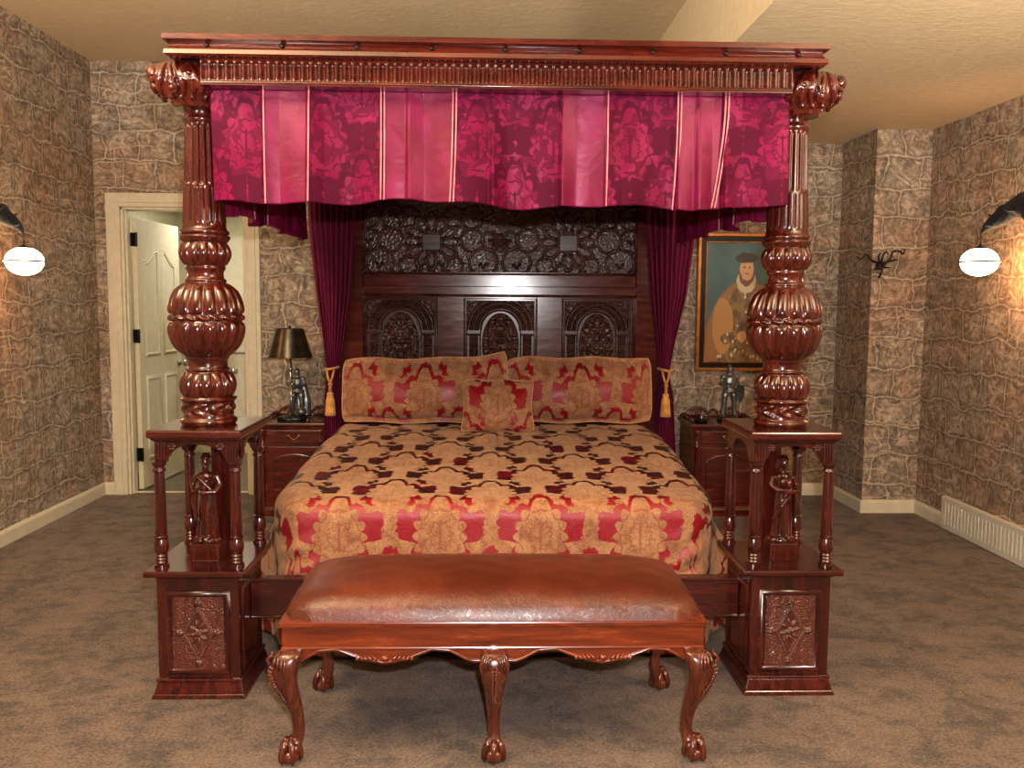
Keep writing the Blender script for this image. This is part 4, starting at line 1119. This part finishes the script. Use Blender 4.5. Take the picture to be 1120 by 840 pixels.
# small dark dish with a metal stub on the right nightstand
t = thing('candle_dish', 'small black dish with a silver stub on the right nightstand, left of the knight', 'dish', (1.455, 2.93, .636))
m = MB().lathe([(.036, 0), (.045, .004), (.052, .018), (.048, .018), (.035, .009), (.008, .008)], 28); m.obj('dish', 'black', t, True)
m = MB().lathe([(.010, .008), (.013, .012), (.009, .030), (.010, .050), (.006, .052)], 16, (.004, 0)); m.obj('candle_stub', 'chrome', t, True)

# ================================================================== portrait
t = thing('framed_portrait', 'large gilt framed oil portrait on the far wall, right of the bed', 'painting', (1.90, D-.035, .955))
W2, Hh = .37, 1.02
def fr(m, a, w0, w1, y0, y1):
    R = []
    for sx, z, sz in ((-1, 0, 1), (1, 0, 1), (1, Hh, -1), (-1, Hh, -1), (-1, 0, 1)):
        R.append([(sx*(W2-w0), y1, z+sz*w0), (sx*(W2-w0), y0, z+sz*w0), (sx*(W2-w1), y0, z+sz*w1), (sx*(W2-w1), y1, z+sz*w1)])
    m.rings(R, True, False)
m = MB(); fr(m, 0, 0, .024, -.028, .03); fr(m, 0, .060, .070, -.022, .03); fixn(m.obj('gilt_moulding', 'gilt', t, bevel=.003))
m = MB(); fr(m, 0, .022, .062, -.012, .03); fixn(m.obj('shadow_band', 'black', t))  # black strip standing for the deep shadow between the gilt edges
m = MB(); m.add([(-W2+.066, -.004, .066), (W2-.066, -.004, .066), (W2-.066, -.004, Hh-.066), (-W2+.066, -.004, Hh-.066)], [(0, 1, 2, 3)], [(0, 0), (1, 0), (1, 1), (0, 1)]); m.box(-W2+.066, W2-.066, 0, .02, .066, Hh-.066); m.obj('canvas', 'painting', t)

# ================================================================== wall sconces: black birds holding lamps
def raven_sconce(s, x, y, z, lab):
    """s=-1 on the left wall, +1 on the right; lamp centre at x,y,z"""
    wx = XL if s < 0 else XR
    t = thing('bird_sconce', lab, 'wall lamp', (wx, y-.35, z+.30), 0, 'bird wall lamps'); ox, oy, oz = wx, y-.35, z+.30
    L = lambda a, b, c: (a-ox, b-oy, c-oz)
    m = MB()
    bx = wx-s*.16
    body = [(x, y, z+.150), (x+s*.005, y-.03, z+.185), (x+s*.02, y-.08, z+.215), (x+s*.035, y-.14, z+.235), (x+s*.05, y-.20, z+.262), (x+s*.06, y-.28, z+.285), (x+s*.07, y-.38, z+.26), (x+s*.08, y-.48, z+.20), (x+s*.085, y-.56, z+.12)]
    m.tube([L(*p) for p in body], [(.008, .006), (.024, .015), (.040, .026), (.050, .036), (.056, .044), (.070, .056), (.082, .065), (.066, .050), (.03, .02)], 20)
    for k in range(26):     # feather vanes lying along the back
        q = k/25; i = 2+q*5.4; j = int(i); f_ = i-j; a = Vector(body[j]).lerp(Vector(body[min(j+1, 8)]), f_); r = np.interp(i, [2, 4, 6, 8], [.036, .052, .076, .03])
        ang = (k*2.4) % 2.6-.4
        c = Vector((s*-cos(ang)*r*.8, 0, sin(ang)*r)); p = a+c
        m.tube([L(*(p+Vector((0, .045, .004)))), L(*(p+c*.10)), L(*(p+Vector((0, -.055, -.015))+c*.06))], [.003, .012, .003], 8)
    for k in range(7):
        m.tube([L(x+s*.05, y-.30-.02*k, z+.30-.012*k), L(x+s*.02, y-.36-.02*k, z+.22-.016*k), L(x+s*.03, y-.46-.015*k, z+.10-.010*k)], [.010, .014, .004], 8)
    m.obj('bird', 'feather', t, True, remesh=.0045)
    for ex in (-s*.022, s*.068): MB().ell(L(x+ex, y-.115, z+.245), (.006, .006, .006), 10, 8).obj('eye', 'black', t, True)
    m = MB(); m.tube([L(x+s*.07, y-.40, z+.20), L((x+wx)/2, y-.42, z+.20), L(wx, y-.42, z+.20)], .012, 8); m.tube([L(wx-s*.004, y-.42, z+.20), L(wx-s*.020, y-.42, z+.20)], [.055, .045], 20); m.obj('wall_bracket', 'iron', t, True)
    m = MB()
    for i in range(4): 
        zz0 = z+.145-.018*i; pts = [L(x+(.005*cos(a) if i % 2 else 0), y+(0 if i % 2 else .005*cos(a)), zz0+.011*sin(a)) for a in [2*pi*j/12 for j in range(13)]]; m.tube(pts, .0018, 5)
    m.lathe([(.040, 0), (.030, .008), (.012, .014), (.004, .022)], 20); m.v = [p if i_ < len(m.v)-20*4 else L(x+p[0], y+p[1], z+.072+p[2]) for i_, p in enumerate(m.v)]
    m.obj('chain', 'iron', t, True)
    g = MB().lathe([(.098*sin(pi*i/20)+.001, -.078*cos(pi*i/20)) for i in range(21)], 32); g.v = [L(x+p[0], y+p[1], z+p[2]) for p in g.v]
    lo = g.obj('globe', 'globe', t, True)
    m = MB(); m.tube([L(x+.103*cos(2*pi*i/40), y+.103*sin(2*pi*i/40), z) for i in range(41)], .0052, 6); m.obj('seam_band', 'iron', lo, True)
    light('sconce_lamp', 'POINT', (x+s*.125, y, z-.02), 9, (1, .36, .10), .06)
raven_sconce(-1, -2.60, 1.90, 1.660, 'glowing oval globe lamp hung from a black bird on the left wall')
raven_sconce(1, 2.70, 1.75, 1.695, 'glowing oval globe lamp hung from a black bird on the right wall')
# wrought iron branch ornament on the projecting wall
t = thing('iron_wall_ornament', 'dark wrought iron branched ornament on the corner of the projecting wall', 'wall ornament', (2.655, DB-.03, 1.72))
def P3(px, py): return ((px-963)*.0062*1.0, 0, (286-py)*.0062+.0)
strokes = [[(961, 299), (963, 290), (962, 283)], [(963, 283), (952, 281), (945, 274), (939, 279), (935, 276)], [(962, 283), (972, 281), (980, 279)], [(965, 286), (972, 278), (974, 271), (981, 270), (986, 273), (989, 268)], [(963, 285), (963, 276), (966, 271), (970, 273)], [(956, 290), (963, 288), (972, 288)], [(962, 284), (958, 277), (961, 272)]]
m = MB()
for st in strokes:
    pp = [Vector(P3(*q)) for q in st]; path = []
    for i in range(len(pp)-1):
        for k in range(6):
            t_ = k/6; a = pp[max(i-1, 0)]; b = pp[i]; c = pp[i+1]; d_ = pp[min(i+2, len(pp)-1)]
            path.append(.5*((2*b)+(c-a)*t_+(2*a-5*b+4*c-d_)*t_**2+(3*b-a-3*c+d_)*t_**3))
    path.append(pp[-1]); n = len(path)
    path = [(p.x, -.02*sin(pi*i/n), p.z) for i, p in enumerate(path)]
    m.tube(path, [.0085*(1-.5*i/n) for i in range(n)], 8)
m.obj('branch', 'iron', t, True)
MB().tube([(0, -.004, 0), (0, .032, 0)], [.022, .030], 16).obj('wall_plate', 'iron', t, True)
